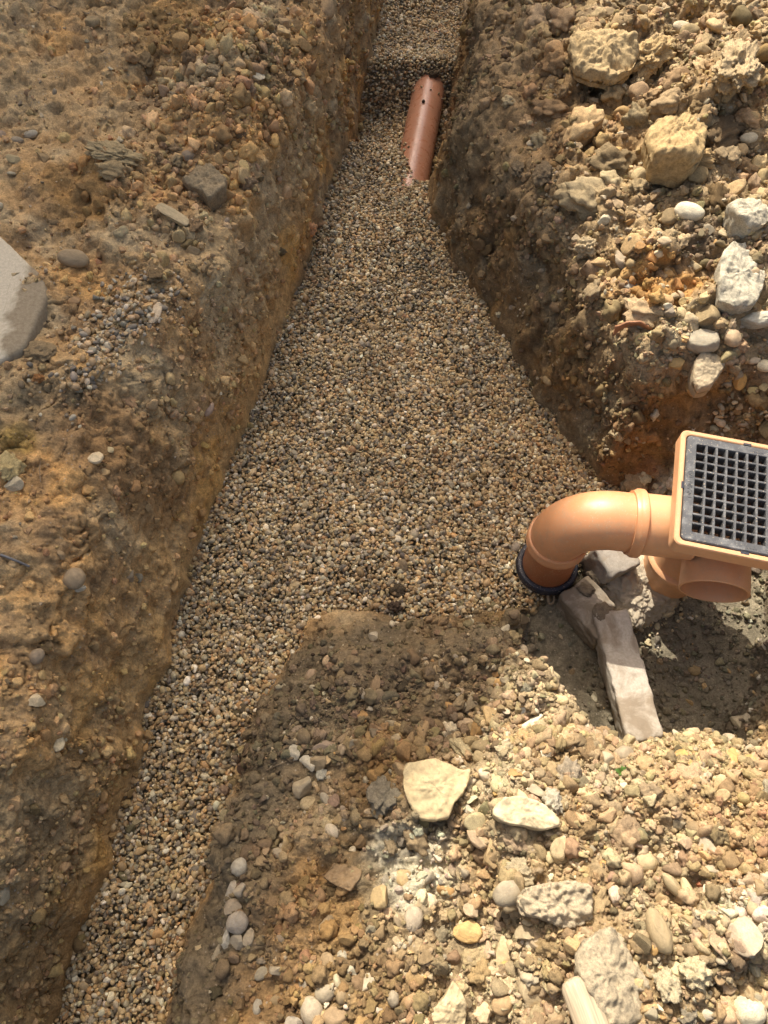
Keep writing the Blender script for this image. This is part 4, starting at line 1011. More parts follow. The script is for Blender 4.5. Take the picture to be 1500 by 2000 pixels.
def scatter(name, P, R, Sc, Cl, nvar, coll):
    n = len(P)
    me = bpy.data.meshes.new(name); me.vertices.add(n); me.vertices.foreach_set('co', np.asarray(P, np.float32).ravel())
    for an, arr in (('rot', R), ('scl', Sc)):
        a_ = me.attributes.new(an, 'FLOAT_VECTOR', 'POINT'); a_.data.foreach_set('vector', np.asarray(arr, np.float32).ravel())
    a_ = me.attributes.new('idx', 'INT', 'POINT'); a_.data.foreach_set('value', rng.integers(0, nvar, n).astype(np.int32))
    a_ = me.attributes.new('col', 'FLOAT_COLOR', 'POINT'); a_.data.foreach_set('color', np.concatenate([Cl, np.ones((n, 1))], 1).astype(np.float32).ravel())
    o = link(name, me)
    ng = bpy.data.node_groups.new(name + '_nodes', 'GeometryNodeTree')
    ng.interface.new_socket('Geometry', in_out='INPUT', socket_type='NodeSocketGeometry')
    ng.interface.new_socket('Geometry', in_out='OUTPUT', socket_type='NodeSocketGeometry')
    gi = ng.nodes.new('NodeGroupInput'); go = ng.nodes.new('NodeGroupOutput')
    ci = ng.nodes.new('GeometryNodeCollectionInfo'); ci.inputs['Collection'].default_value = coll
    ci.inputs['Separate Children'].default_value = True; ci.inputs['Reset Children'].default_value = True
    ip = ng.nodes.new('GeometryNodeInstanceOnPoints'); ip.inputs['Pick Instance'].default_value = True
    def na(nme, ty):
        x_ = ng.nodes.new('GeometryNodeInputNamedAttribute'); x_.data_type = ty; x_.inputs['Name'].default_value = nme
        return [s_ for s_ in x_.outputs if s_.enabled][0]
    er = ng.nodes.new('FunctionNodeEulerToRotation')
    L_ = ng.links.new
    L_(na('rot', 'FLOAT_VECTOR'), er.inputs[0]); L_(er.outputs[0], ip.inputs['Rotation'])
    L_(na('scl', 'FLOAT_VECTOR'), ip.inputs['Scale']); L_(na('idx', 'INT'), ip.inputs['Instance Index'])
    L_(gi.outputs[0], ip.inputs['Points']); L_(ci.outputs[0], ip.inputs['Instance']); L_(ip.outputs[0], go.inputs[0])
    md = o.modifiers.new('scatter', 'NODES'); md.node_group = ng
    tag(o, kind='stuff')
    return o

rot3 = lambda n: rng.random((n, 3)) * 2 * PI
def flat_rot(n, t=.45): 
    r = rng.normal(size=(n, 3)) * t; r[:, 2] = rng.random(n) * 2 * PI; return r

# pea gravel -------------------------------------------------------------
pebs = shared('round', 10, 2, M_GRAVEL, 500, 'pebble') + shared('angular', 8, 2, M_GRAVEL, 520, 'pebble')
C_PEB = variants_collection('gravel_pebbles', pebs, M_GRAVEL, 'pebble')
GCOLS = [(.44, .335, .195), (.36, .25, .13), (.26, .18, .095), (.33, .285, .205), (.20, .17, .13), (.12, .103, .082), (.56, .49, .36), (.64, .59, .48), (.40, .245, .11), (.29, .17, .085)]
GW = [26, 18, 13, 17, 10, 6, 7, 3.5, 4, 2]
def gravel():
    x0, x1, y0, y1 = -.85, .95, -.50, 3.9
    sp = .0070
    gx, gy = np.meshgrid(np.arange(x0, x1, sp), np.arange(y0, y1, sp * .87))
    gx = gx + (np.arange(gx.shape[0]) % 2)[:, None] * sp / 2
    X = gx.ravel(); Y = gy.ravel()
    X = np.concatenate([X, X + sp * .3]); Y = np.concatenate([Y, Y + sp * .45]); n0 = len(gx.ravel())
    lay = np.concatenate([np.zeros(n0), np.ones(n0)])
    keep = (lay == 0) | (rng.random(len(X)) < .42)
    X, Y, lay = X[keep], Y[keep], lay[keep]
    X = X + rng.normal(size=len(X)) * .0026; Y = Y + rng.normal(size=len(X)) * .0026
    d = poly_dist(X, Y); Hs, dn = soil_h(X, Y)
    G = gravel_h(X, Y)
    pit = sst(-.015, .035, X - .30 - (Y - .585) * 1.05) * sst(.14, .20, X) * sst(.78, .70, Y)
    edge = sst(1.0, .2, pit + .6 * (rng.random(len(X)) - .5))
    ok = (dn < .012 + .01 * rng.random(len(X))) & (Hs < G + .02) & (edge > .5)
    X, Y, lay, G = X[ok], Y[ok], lay[ok], G[ok]
    n = len(X)
    s = np.clip(rng.lognormal(math.log(.0040), .29, n), .0024, .0088)
    big = rng.random(n) < .02; s[big] *= 1.5
    Sc = np.stack([s * rng.uniform(.95, 1.35, n), s * rng.uniform(.8, 1.05, n), s * rng.uniform(.55, .85, n)], 1)
    Z = G + lay * .0042 + rng.normal(size=n) * .0016 - .002
    # keep clear of the pipe body
    a_, b_ = np.array((.045, 1.80)), np.array((.195, 2.80)); e = (b_ - a_) / np.linalg.norm(b_ - a_)
    off = (X - a_[0]) * e[1] - (Y - a_[1]) * e[0]
    inp = (np.abs(off) < .052) & (Z < -.062 + np.sqrt(np.clip(.0555 ** 2 - off ** 2, 0, None)) - .002) & (Y > 1.8) & (Y < 2.8)
    k = ~inp
    P = np.stack([X, Y, Z], 1)[k]; n = len(P)
    Cl = jit(GCOLS, GW, n)
    Cl = Cl * 1.08; patch = fbm(P, 6, 2, 400)[:, None]; Cl = Cl * (1 + .30 * patch)
    # a few stones lying on the half buried pipe
    m_ = 46; tt = np.concatenate([rng.uniform(.20, .40, 40), rng.uniform(.66, .70, 6)]); ang_ = np.concatenate([rng.normal(-.95, .30, 40), rng.normal(.2, .6, 6)])
    c_ = a_[None, :] + e[None, :] * tt[:, None]; sd = np.array([e[1], -e[0]])
    PP = np.concatenate([c_ + sd[None, :] * (np.sin(ang_) * .0575)[:, None], (-.062 + np.cos(ang_) * .0580)[:, None]], 1)
    P = np.concatenate([P, PP]); Sc = np.concatenate([Sc[k], Sc[:m_] * .85]); k = slice(None); Cl = np.concatenate([Cl, Cl[:m_]]); n = len(P)
    scatter('gravel', P, flat_rot(n, .5), Sc[k], Cl, len(pebs), C_PEB)
    print('gravel', n)
gravel()

# spill of the same gravel on the left bank, and stray pebbles --------------
def spill():
    w_ = np.exp(-(((PX - 215) / 75) ** 2 + ((PY - 655 + .75 * (PX - 215)) / 52) ** 2)) * 1.2 + .5 * np.exp(-(((PX - 280) / 55) ** 2 + ((PY - 590) / 35) ** 2)) + .3 * np.exp(-(((PX - 90) / 40) ** 2 + ((PY - 735) / 22) ** 2))
    w_ = w_ * (XX < 0) * (YY > .5) * sst(-.25, .2, CLUSTER2 + .25)
    i, P = sample(w_, 900)
    n = len(P); s = np.clip(rng.lognormal(math.log(.0044), .3, n), .0025, .009)
    P[:, 2] += s * .35
    Sc = np.stack([s * rng.uniform(.95, 1.35, n), s * rng.uniform(.8, 1.05, n), s * rng.uniform(.55, .85, n)], 1)
    scatter('spilled_gravel', P, flat_rot(n, .4), Sc, jit([(.42, .31, .18), (.30, .20, .10), (.26, .235, .195), (.52, .46, .36), (.14, .125, .105)], [30, 22, 20, 14, 8], n), len(pebs), C_PEB)
spill()

# crumbs of earth -------------------------------------------------------
crs = shared('clod', 9, 3, M_CLOD_I, 600, 'crumb') + shared('angular', 7, 3, M_CLOD_I, 640, 'crumb')
C_CRUMB = variants_collection('soil_crumb_shapes', crs, M_CLOD_I, 'crumb')
stn = shared('angular', 12, 3, M_STONE_I, 700, 'chip') + shared('round', 2, 3, M_STONE_I, 730, 'chip') + shared('clod', 5, 3, M_STONE_I, 740, 'chip')
C_CHIP = variants_collection('stone_chip_shapes', stn, M_STONE_I, 'chip')
GC3 = GCOL.reshape(-1, 3)
def crumbs(name, w_, n, smed, sig, smax, emb=.3, bright=1.0):
    i, P = sample(w_, n)
    s = np.clip(rng.lognormal(math.log(smed), sig, n), .0012, smax)
    P = P + NZ[i] * (s * (1 - 2 * emb) * .6)[:, None]
    Sc = s[:, None] * rng.uniform(.7, 1.25, (n, 3))
    Cl = np.clip(GC3[i] * bright * (1 + rng.normal(size=(n, 1)) * .22) * (1 + rng.normal(size=(n, 3)) * .04), .012, .8)
    return scatter(name, P, rot3(n), Sc, Cl, len(crs), C_CRUMB)
def chips(name, w_, n, smed, sig, smax, cols, wts, emb=.43):
    i, P = sample(w_, n)
    s = np.clip(rng.lognormal(math.log(smed), sig, n), .0014, smax)
    P = P + NZ[i] * (s * (1 - 2 * emb) * .5)[:, None]
    Sc = np.stack([s * rng.uniform(.9, 1.5, n), s * rng.uniform(.7, 1.1, n), s * rng.uniform(.5, .85, n)], 1)
    return scatter(name, P, flat_rot(n, .5), Sc, jit(cols, wts, n), len(stn), C_CHIP)
BANK = (DD > .01).astype(float); FLAT = sst(.35, .7, NZ[:, 2])
HEAPL = np.exp(-(((PX - 470) / 150) ** 2 + ((PY - 170) / 150) ** 2)) + .4 * np.exp(-(((PX - 330) / 120) ** 2 + ((PY - 420) / 90) ** 2))
LEFTM = (XX < -.1 + .12 * YY) * BANK
fl = .15 + .85 * FLAT
crumbs('soil_crumbs', LEFTM * fl * (.25 + 2.5 * HEAPL + sst(0, .5, CLUSTER)), 14000, .0027, .62, .012, emb=.48)
crumbs('heap_crumbs', HEAPL * BANK * fl, 1100, .0075, .5, .022, emb=.38)
crumbs('right_bank_crumbs', RIGHTM * BANK * fl * (.4 + sst(-.2, .4, CLUSTER)), 27000, .0038, .68, .024, emb=.46)
crumbs('near_bank_crumbs', NEARM * fl * (.3 + .5 * LITN + sst(-.2, .4, CLUSTER)), 34000, .0027, .66, .015, emb=.47)
crumbs('face_crumbs', BANK * (1 - FLAT) * (.3 + sst(0, .4, CLUSTER)), 9000, .0034, .55, .012, emb=.40)
PITW = sst(.36, .46, XX) * sst(.80, .70, YY) * sst(.20, .1, ZZ) * (XX < 1.05)
crumbs('fallen_soil', (DD > -.045) * (DD < .004) * (1 - PITW) * (.15 + sst(-.05, .45, CLUSTER2)) * (ZZ < .08), 2600, .0036, .6, .012, emb=.1)
crumbs('pit_crumbs', PITW, 3500, .0030, .5, .010)
PALE = [(.41, .325, .215), (.49, .43, .33), (.31, .265, .20), (.36, .26, .145), (.40, .24, .095), (.25, .17, .10), (.38, .335, .26)]
chips('right_bank_stones', RIGHTM * BANK * fl * sst(2.2, 1.3, YY) * (.2 + sst(-.1, .4, CLUSTER2) + 1.2 * np.exp(-(((PX - 1440) / 90) ** 2 + ((PY - 800) / 60) ** 2))), 2600, .0042, .5, .011, PALE, [20, 10, 18, 22, 9, 14, 7])
chips('near_bank_stones', (LITN + .35 * NEARM) * fl * (.12 + sst(-.05, .40, CLUSTER2)), 2700, .0044, .52, .012, PALE, [30, 16, 14, 22, 7, 8, 10])
chips('left_bank_stones', LEFTM * fl * (.3 + sst(0, .4, CLUSTER2)), 1800, .0030, .5, .009, [(.40, .33, .23), (.30, .22, .13), (.24, .20, .15), (.50, .44, .34), (.36, .22, .10)], [20, 22, 16, 10, 8])
chips('pit_stones', PITW * sst(1.02, .6, YY), 300, .0034, .5, .010, [(.55, .52, .46), (.36, .25, .13), (.42, .35, .24), (.25, .18, .11)], [22, 16, 14, 14], emb=.38)
qm = unproj(1238, 1138, .03)
MW_ = np.exp(-(((XX - qm[0]) / .085) ** 2 + ((YY - qm[1] + .02) / .07) ** 2)) * (ZZ < .15)
chips('mortar_crumbs', MW_, 700, .0036, .5, .010, [(.52, .44, .31), (.46, .38, .26)], [1, 1])
print('stuff', round(time.time() - T0, 1))

# larger stones and clods one by one ---------------------------------------
LOOSE = []
def individuals(w_, n, smin, smax, kinds, cols, wts, name, label, cat, group, g, gap=1.0):
    placed = []
    sizes = np.sort(smax * (smin / smax) ** (g.random(n) ** .8))[::-1]
    i, P = sample(w_ * (PX > -40) * (PX < 1540) * (PY > -30) * (PY < 2030), n * 4, g)
    k = 0
    for s in sizes:
        while k < len(P):
            p = P[k]; ii = i[k]; k += 1
            if all((p[0] - q[0]) ** 2 + (p[1] - q[1]) ** 2 > ((s + q[2]) * gap) ** 2 for q in placed + BIG): break
        else: break
        placed.append((p[0], p[1], s))
        kd = kinds[int(g.integers(0, len(kinds)))]
        me = VAR[kd][int(g.integers(0, len(VAR[kd])))]
        o = bpy.data.objects.new(name, me); COL.objects.link(o)
        o.scale = (s * g.uniform(.95, 1.35), s * g.uniform(.75, 1.1), s * g.uniform(.55, .9))
        o.color = (*jit(cols, wts, 1, g)[0], 1)
        o.rotation_euler = (g.normal() * .35, g.normal() * .35, g.random() * 2 * PI)
        nz = Vector(NZ[ii]); o.location = Vector(p) - nz * s * .06
        tag(o, label, cat, group); LOOSE.append((o, kd))
    return placed
BIG = [(o.location.x, o.location.y, max(o.scale.x, o.scale.y) * .75) for o, wpx in feats if wpx > 20] + [(.56, .70, .19), (.36, .72, .08)]
g2 = np.random.default_rng(5)
CLODC = [(.36, .27, .17), (.39, .305, .20), (.32, .225, .13)]
individuals(LITN * fl, 95, .009, .024, ['angular', 'angular', 'clod', 'angular', 'clod', 'round', 'angular', 'clod'], PALE[:5] + [(.44, .38, .29)], [30, 14, 14, 20, 7, 14], 'loose_stone', 'loose pale flint on the sunlit near heap', 'stone', 'loose flints on the sunlit near heap', g2, .8)
individuals(LITN * fl, 40, .012, .028, ['clod'], CLODC, [1, 1, 1], 'soil_clod', 'crumbly tan clod on the sunlit near heap', 'clod', 'clods on the sunlit near heap', g2, .7)
individuals(NEARM * (1 - LITN) * fl * sst(.30, .0, YY + .3), 22, .008, .016, ['angular', 'round'], [(.34, .29, .22), (.30, .22, .13), (.40, .36, .29)], [1, 1, 1], 'loose_stone', 'grey brown flint on the shaded part of the near bank', 'stone', 'flints on the shaded near bank', g2)
individuals(RIGHTM * BANK * fl * sst(1.2, 2.0, YY + .6), 85, .014, .066, ['clod'], CLODC, [1, 1, 1], 'soil_clod', 'crumbly tan clod on the right bank', 'clod', 'clods on the right bank', g2, .7)
individuals(RIGHTM * BANK * fl * sst(1.9, 1.2, YY), 40, .009, .020, ['angular', 'angular', 'round', 'clod'], PALE, [20, 10, 18, 20, 9, 10, 8], 'loose_stone', 'loose flint on the sunlit right bank', 'stone', 'loose flints on the right bank', g2, .9)
individuals(HEAPL * BANK * fl, 45, .013, .027, ['clod'], [(.25, .185, .115), (.29, .22, .14), (.21, .15, .09)], [1, 1, 1], 'soil_clod', 'brown clod in the heap along the upper left trench edge', 'clod', 'clods heaped on the left bank', g2, .75)
individuals(LEFTM * fl * sst(2.0, 1.4, YY), 34, .008, .016, ['angular', 'round', 'angular'], [(.38, .30, .19), (.30, .20, .11), (.27, .22, .165), (.42, .36, .27)], [1, 1, 1, 1], 'loose_stone', 'dusty flint lying on the left bank', 'stone', 'flints on the left bank', g2)
LAND = [((857, 1542), 'broad cream limestone lump'), ((1028, 1590), 'long cream limestone lump'), ((1095, 1371), 'egg shaped cream pebble'), ((1088, 1772), 'big jutting tan clod'), ((1210, 1920), 'biggest grey brown clod'),
 ((1150, 1950), 'pale wooden handle'), ((668, 1712), 'brown brick shaped stone'), ((880, 1962), 'pale pointed stone'), ((1362, 1903), 'knobbly cream flint'), ((1283, 1822), 'finger shaped brown stone'), ((1258, 1684), 'smooth tan cobble'),
 ((592, 1540), 'angular grey flint'), ((470, 1696), 'round pitted whitish pebble'), ((50, 580), 'brushed concrete slab'), ((402, 340), 'three cornered grey clod'), ((341, 424), 'pale stone splinter'), ((304, 612), 'flat oval beige pebble'),
 ((187, 899), 'pale square flint'), ((147, 1130), 'round brown cobble'), ((501, 150), 'whitish chalk stone'), ((225, 305), 'cracked clay lump'), ((20, 915), 'yellowish crusty lump'), ((62, 265), 'grey oval pebble'), ((1420, 960), 'black grating'),
 ((1180, 86), 'largest buff clay lump'), ((1328, 226), 'squared clay block'), ((1345, 419), 'white oval flint'), ((1466, 405), 'pale grey angular rock'), ((1450, 530), 'ridged concrete lump'), ((1391, 716), 'broken grey rock'),
 ((1140, 492), 'buff rim stone'), ((1233, 655), 'curved brown shard'), ((1214, 1508), 'green seedling'), ((1352, 1512), 'red brick chip'), ((1386, 1434), 'white chalk lump'), ((825, 240), 'half buried pipe'), ((1428, 30), 'round top clod'), ((915, 1818), 'flat ochre flint'), ((742, 1752), 'sun line flint'), ((1473, 1700), 'grey angular flint')]
def name_loose():
    rec = {}
    for o, kd in LOOSE:
        p = o.location; depth = p.y * CP + (CAM_H - p.z) * SP
        px = 750 + p.x / depth * FPX; py = 1000 - (p.y * SP - (CAM_H - p.z) * CP) / depth * FPX
        wid = 2 * max(o.scale.x, o.scale.y) / depth * FPX
        r_, g_, b_, _ = o.color; lum = .3 * r_ + .6 * g_ + .1 * b_; sat = r_ / max(b_, .01)
        colr = ('whitish' if lum > .47 else 'cream' if lum > .40 and sat > 1.5 else 'orange' if sat > 3.4 else 'tan' if lum > .30 and sat > 1.9 else 'pale grey' if lum > .34 else 'brown' if sat > 2.2 else 'grey' if sat < 1.7 else 'dull brown')
        size = 'big' if wid > 55 else 'mid sized' if wid > 36 else 'small'
        noun = {'angular': 'sharp flint', 'round': 'rounded pebble', 'clod': 'crumbly clod', 'block': 'squared stone'}[kd]
        c_ = sorted(LAND, key=lambda l: (l[0][0] - px) ** 2 + (l[0][1] - py) ** 2)[0]
        dx, dy = px - c_[0][0], py - c_[0][1]
        rel = ('right of' if dx > 0 else 'left of') if abs(dx) > abs(dy) else ('in front of' if dy > 0 else 'beyond')
        rec.setdefault((size, colr, noun, rel, c_[1]), []).append((dx * dx + dy * dy, o))
    ords = ['nearest', 'second nearest', 'third nearest', 'fourth nearest', 'fifth nearest', 'sixth nearest', 'seventh nearest', 'eighth nearest', 'ninth nearest']
    for (size, colr, noun, rel, lm), L_ in rec.items():
        L_.sort(key=lambda q_: q_[0])
        for k, (_, o) in enumerate(L_):
            pre = '' if len(L_) == 1 else (ords[min(k, 8)] + ' ')
            o['label'] = ' '.join(('%s%s %s %s %s the %s' % (pre, size, colr, noun, rel, lm)).split()[:99])
name_loose()
print('individuals', round(time.time() - T0, 1))

# ------------------------------------------------------------------ sticks, roots, sprouts, shards
def simple_mat(name, col, rough=.7, sc=60, amt=.35, stretch=None):
    m, t, b = nm(name); co = N(t, 'ShaderNodeTexCoord').outputs['Object']
    if stretch:
        mp = N(t, 'ShaderNodeMapping'); mp.inputs['Scale'].default_value = stretch; t.links.new(co, mp.inputs['Vector']); co = mp.outputs[0]
    f = noise(t, co, sc, 5, .65)
    t.links.new(mix(t, 1.0, col, ramp(t, f, [(.3, 1 - amt), (.7, 1 + amt)]), 'MULTIPLY'), b.inputs['Base Color'])
    b.inputs['Roughness'].default_value = rough; b.inputs['Specular IOR Level'].default_value = .3
    t.links.new(bump(t, f, .4, .001), b.inputs['Normal'])
    return m
M_WOOD = simple_mat('weathered_wood', (.40, .315, .20), .65, 1.0, .4, (300, 300, 12))
M_WIRE = simple_mat('grey_metal', (.16, .155, .145), .45, 200, .3)
M_ROOT = simple_mat('root', (.30, .17, .08), .8, 120, .3)
M_DRYROOT = simple_mat('dry_root', (.22, .165, .10), .85, 120, .3)
M_LEAF = simple_mat('green_leaf', (.075, .14, .025), .5, 90, .25)
M_TILE = simple_mat('red_clay', (.42, .155, .075), .8, 90, .2)
M_SHARD = simple_mat('brown_shard', (.36, .175, .085), .7, 60, .2)

def stick():
    p0, n, mpp = at(1118, 1912); zz = p0.z + .05; p0 = Vector(unproj(1120, 1908, zz)); p1 = Vector(unproj(1192, 2100, zz + .03)); d_ = (p0 - p1); L_ = d_.length
    bm = bmesh.new(); seg, rings = 28, 26; prof = []
    r0 = 29 * mpp
    for k in range(rings):
        t_ = k / (rings - 1) * L_; e = L_ - t_
        r_ = r0 * (1 - .10 * t_ / L_)
        if e < .014: r_ *= math.sqrt(max(0.0, 1 - ((.014 - e) / .016) ** 2))
        prof.append((t_, r_))
    prof = prof[:-1] + [(L_ - .004, prof[-2][1] * .75), (L_ - .001, prof[-2][1] * .5), (L_, .0005)]
    V_, F_ = lathe((0, 0, 0), (0, 0, 1), prof, 28)
    V_ = np.array(V_); V_[:, 0] *= 1.15; V_[:, 1] *= .8; V_[:, :2] += (fbm(V_, 14, 2, 9) * .0015)[:, None]
    o = obj_vf('wooden_handle', [tuple(v) for v in V_], F_, M_WOOD); o.location = p1
    o.rotation_euler = d_.to_track_quat('Z', 'Y').to_euler()
    tag(o, 'pale worn wooden handle end pointing up from the bottom edge', 'wooden handle')
stick()

def strand(name, pxs, r, mat, label, cat, lift=.004, taper=True, arch=0):
    pts = []
    for k, (px, py) in enumerate(pxs):
        h, n, _ = at(px, py); pts.append(h + Vector((0, 0, lift + arch * math.sin(PI * k / (len(pxs) - 1)))))
    P_ = []
    m = len(pts)
    for k in range((m - 1) * 5 + 1):
        f = k / 5; i0 = min(int(f), m - 2); u = f - i0
        a_, b_, c_, d_ = pts[max(0, i0 - 1)], pts[i0], pts[i0 + 1], pts[min(m - 1, i0 + 2)]
        P_.append(.5 * ((2 * b_) + (c_ - a_) * u + (2 * a_ - 5 * b_ + 4 * c_ - d_) * u * u + (3 * b_ - a_ - 3 * c_ + d_) * u ** 3))
    o0 = P_[0].copy()
    V_, F_ = sweep([p - o0 for p in P_], [r * (1 - .6 * k / len(P_) if taper else 1) for k in range(len(P_))], 8)
    n_ = len(P_); F_.append(tuple(range(8))); F_.append(tuple(range((n_ - 1) * 8, n_ * 8)))
    o = obj_vf(name, V_, F_, mat); o.location = o0; tag(o, label, cat)
    return o
strand('metal_rod', [(4, 1086), (32, 1097), (60, 1109)], .0022, M_WIRE, 'thin grey metal rod on the left bank', 'rod', .006, False)
strand('rootlet', [(163, 768), (174, 780), (181, 800), (176, 820)], .0012, M_ROOT, 'thin curved reddish rootlet on the left bank', 'root', .005)
strand('root', [(1078, 1148), (1066, 1168), (1068, 1190), (1078, 1180), (1074, 1150)], .0040, M_DRYROOT, 'looped brown root hanging below the black seal ring', 'root', .012, True, .02)
strand('twig', [(520, 1506), (545, 1494), (560, 1488)], .0012, M_DRYROOT, 'thin pale twig on the dark slope of the near bank', 'twig', .004)
strand('twig', [(82, 945), (84, 925), (82, 905)], .0009, M_DRYROOT, 'upright dry stem on the left bank', 'twig', .006, True, .01)
strand('twig', [(490, 250), (508, 264), (522, 280)], .0018, simple_mat('pale_twig', (.30, .24, .16), .8), 'short pale twig by the upper left trench edge', 'twig', .006)

def sprout(px, py, s, label):
    h, n, _ = at(px, py); root_ = empty('seedling', h); tag(root_, label, 'seedling')
    for k in range(5):
        a_ = k * 2.4 + .5; ln = s * (1 - .1 * k)
        V_ = []; F_ = []
        for j in range(6):
            t_ = j / 5; wd = .28 * ln * math.sin(PI * min(.98, t_ * .9 + .05)); rr = ln * t_ * .85; zz = ln * (.9 * t_ - .55 * t_ * t_)
            c_ = Vector((math.cos(a_) * rr, math.sin(a_) * rr, zz)); sd = Vector((-math.sin(a_), math.cos(a_), .0)) * wd
            V_ += [tuple(c_ - sd + Vector((0, 0, .15 * wd))), tuple(c_), tuple(c_ + sd + Vector((0, 0, .15 * wd)))]
        for j in range(5):
            q_ = j * 3; F_ += [(q_, q_ + 1, q_ + 4, q_ + 3), (q_ + 1, q_ + 2, q_ + 5, q_ + 4)]
        obj_vf('leaf', V_, F_, M_LEAF, root_)
sprout(1214, 1508, .015, 'tiny green seedling sprouting at the pit end of the near heap')
sprout(1450, 1489, .009, 'tiniest green seedling near the right end of the pit rim')
put('brick_fragment', 1352, 1512, 22, 12, 'angular', (.48, .17, .085), 'small red brick chip in orange earth', 'brick fragment', rot=-28, seed=3, hz=.7)
put('brick_fragment', 1366, 1727, 14, 12, 'angular', (.40, .14, .07), 'dark red brick chip in the hollow of the near heap', 'brick fragment', rot=10, seed=4, hz=.8)
put('brick_fragment', 76, 742, 24, 20, 'clod', (.38, .19, .08), 'orange brick crumb below the slab corner', 'brick fragment', seed=5, hz=.8)

def shard():
    h, n, mpp = at(1233, 655)
    V_ = []; F_ = []; nx, ny = 14, 6
    for i in range(nx + 1):
        for j in range(ny + 1):
            u = i / nx * 2 - 1; v = j / ny * 2 - 1
            wv = math.sqrt(max(.02, 1 - abs(u) ** 2.2))
            V_.append((u * 36 * mpp, v * 15 * mpp * wv, .020 * (1 - u * u) - .012 * v + .001 * math.sin(9 * u)))
    q = lambda i, j: i * (ny + 1) + j
    for i in range(nx):
        for j in range(ny): F_.append((q(i, j), q(i + 1, j), q(i + 1, j + 1), q(i, j + 1)))
    o = obj_vf('tile_shard', V_, F_, M_SHARD)
    sm = o.modifiers.new('thickness', 'SOLIDIFY'); sm.thickness = .004
    o.location = h + Vector((0, 0, .010)); o.rotation_euler = (math.radians(-25), 0, math.radians(-8))
    tag(o, 'thin curved orange brown shard at the rim of the right bank', 'tile shard')
shard()

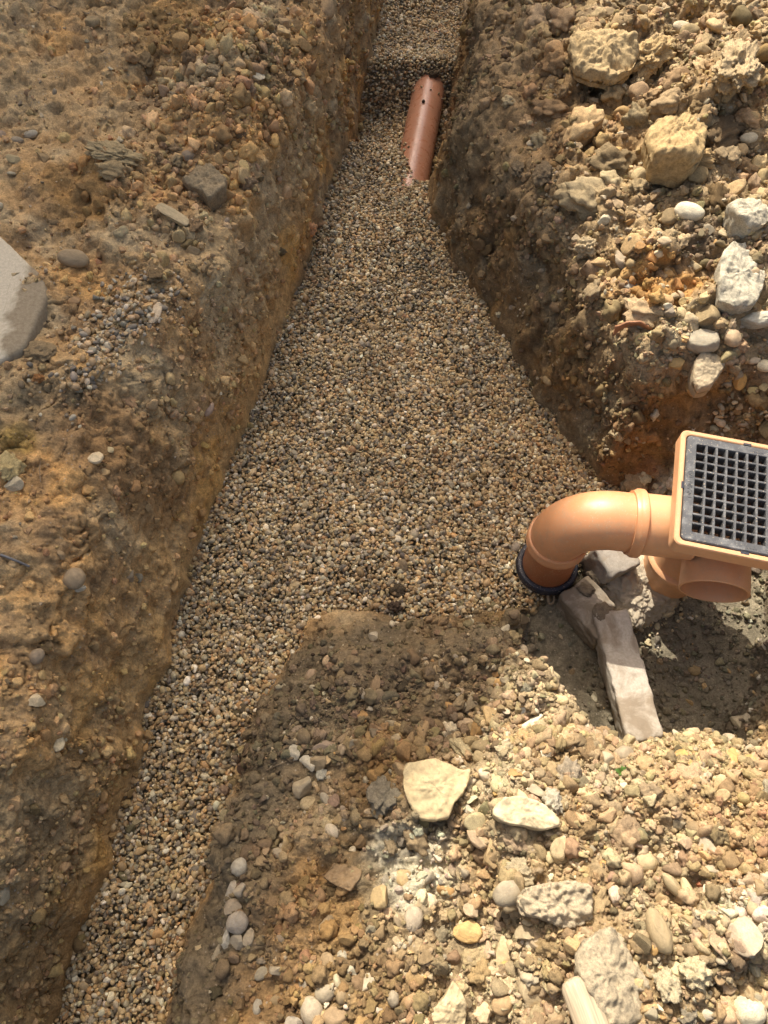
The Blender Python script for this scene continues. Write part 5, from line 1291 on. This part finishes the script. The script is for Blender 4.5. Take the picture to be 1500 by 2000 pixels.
# ------------------------------------------------------------------ the house whose gable shades the left side of the dig
def house():
    B2 = Vector((.25, .67, .40)); u = Vector((math.sin(SUN_AZ), math.cos(SUN_AZ), 0)); cot = 1 / math.tan(SUN_EL)
    apex_z, h = 9.0, 2.4
    A = B2 + u * ((apex_z - .4) * cot); A.z = apex_z
    # the front slope's shadow runs along the sun line seen on the near bank
    l1 = Vector((-.57, -.822, 0)); k_ = 2.16 * h * cot
    wd = l1 * k_ - u * (h * cot); W = wd.length; gd = wd.normalized()
    nrm = Vector((gd.y, -gd.x, 0)); nrm = nrm if nrm.x > 0 else -nrm        # gable faces the dig
    root_ = empty('house', (A.x, A.y, .42)); tag(root_, 'two storey brick house with steep tiled gable roof beside the dig', 'house')
    O = Vector((A.x, A.y, .42))
    def wv(a_, n_, z_): return Vector((A.x, A.y, 0)) + gd * a_ + nrm * n_ + Vector((0, 0, z_)) - O
    depth_ = 9.0; ez = apex_z - h
    m_br, t, b = nm('house_brick'); co = N(t, 'ShaderNodeTexCoord').outputs['Object']
    mp = N(t, 'ShaderNodeMapping'); mp.inputs['Rotation'].default_value = (PI / 2, 0, 0); t.links.new(co, mp.inputs['Vector'])
    br = N(t, 'ShaderNodeTexBrick'); br.inputs['Scale'].default_value = 4.4; br.inputs['Color1'].default_value = (.32, .14, .08, 1); br.inputs['Color2'].default_value = (.24, .10, .06, 1); br.inputs['Mortar'].default_value = (.38, .34, .28, 1)
    t.links.new(mp.outputs[0], br.inputs['Vector']); t.links.new(br.outputs['Color'], b.inputs['Base Color']); b.inputs['Roughness'].default_value = .9
    e = W - .25; ew = ez + .18
    V_ = [wv(-e, 0, -.6), wv(e, 0, -.6), wv(e, 0, ew), wv(0, 0, apex_z - .12), wv(-e, 0, ew)]; V_ += [v - nrm * depth_ for v in V_]
    F_ = [(0, 1, 2, 3, 4), (9, 8, 7, 6, 5), (0, 5, 6, 1), (1, 6, 7, 2), (4, 9, 5, 0), (2, 7, 8, 3), (3, 8, 9, 4)]
    obj_vf('wall', [tuple(v) for v in V_], F_, m_br, root_, False)
    m_rf = simple_mat('roof_tile', (.20, .10, .065), .85, 30, .3)
    V_ = []; F_ = []
    for sgn in (-1, 1):
        i0 = len(V_)
        for n_ in (.06, -depth_ - .1):
            V_ += [wv(0, n_, apex_z), wv(sgn * W, n_, ez), wv(sgn * W, n_, ez - .12), wv(0, n_, apex_z - .14)]
        F_ += [(i0, i0 + 1, i0 + 5, i0 + 4), (i0 + 1, i0 + 2, i0 + 6, i0 + 5), (i0 + 2, i0 + 3, i0 + 7, i0 + 6), (i0, i0 + 3, i0 + 2, i0 + 1), (i0 + 4, i0 + 5, i0 + 6, i0 + 7)]
    obj_vf('roof', [tuple(v) for v in V_], F_, m_rf, root_, False)
    m_wh = simple_mat('white_paint', (.75, .75, .72), .4, 20, .05); m_gl = simple_mat('window_glass', (.03, .035, .04), .08, 5, .1)
    for a_, z_ in ((-1.6, 1.6), (1.6, 1.6), (-1.6, 4.4), (1.6, 4.4)):
        bm = bmesh.new(); M_ = Matrix.Identity(4)
        fr = [wv(a_ + s1 * .6, nn, z_ + s2 * .55) for nn in (.02, .05) for s1, s2 in ((-1, -1), (1, -1), (1, 1), (-1, 1))]
        inn = [wv(a_ + s1 * .53, nn, z_ + s2 * .48) for nn in (.02, .05) for s1, s2 in ((-1, -1), (1, -1), (1, 1), (-1, 1))]
        V_ = fr + inn; F_ = []
        for k in range(4):
            k2 = (k + 1) % 4; F_ += [(4 + k, 4 + k2, 12 + k2, 12 + k), (k, k2, 4 + k2, 4 + k), (8 + k, 8 + k2, 12 + k2, 12 + k)]
        f_ = obj_vf('window', [tuple(v) for v in V_], F_, m_wh, root_, False)
        obj_vf('pane', [tuple(v) for v in (wv(a_ - .54, .03, z_ - .49), wv(a_ + .54, .03, z_ - .49), wv(a_ + .54, .03, z_ + .49), wv(a_ - .54, .03, z_ + .49))], [(0, 1, 2, 3)], m_gl, f_, False)
house()
print('done', round(time.time() - T0, 1))
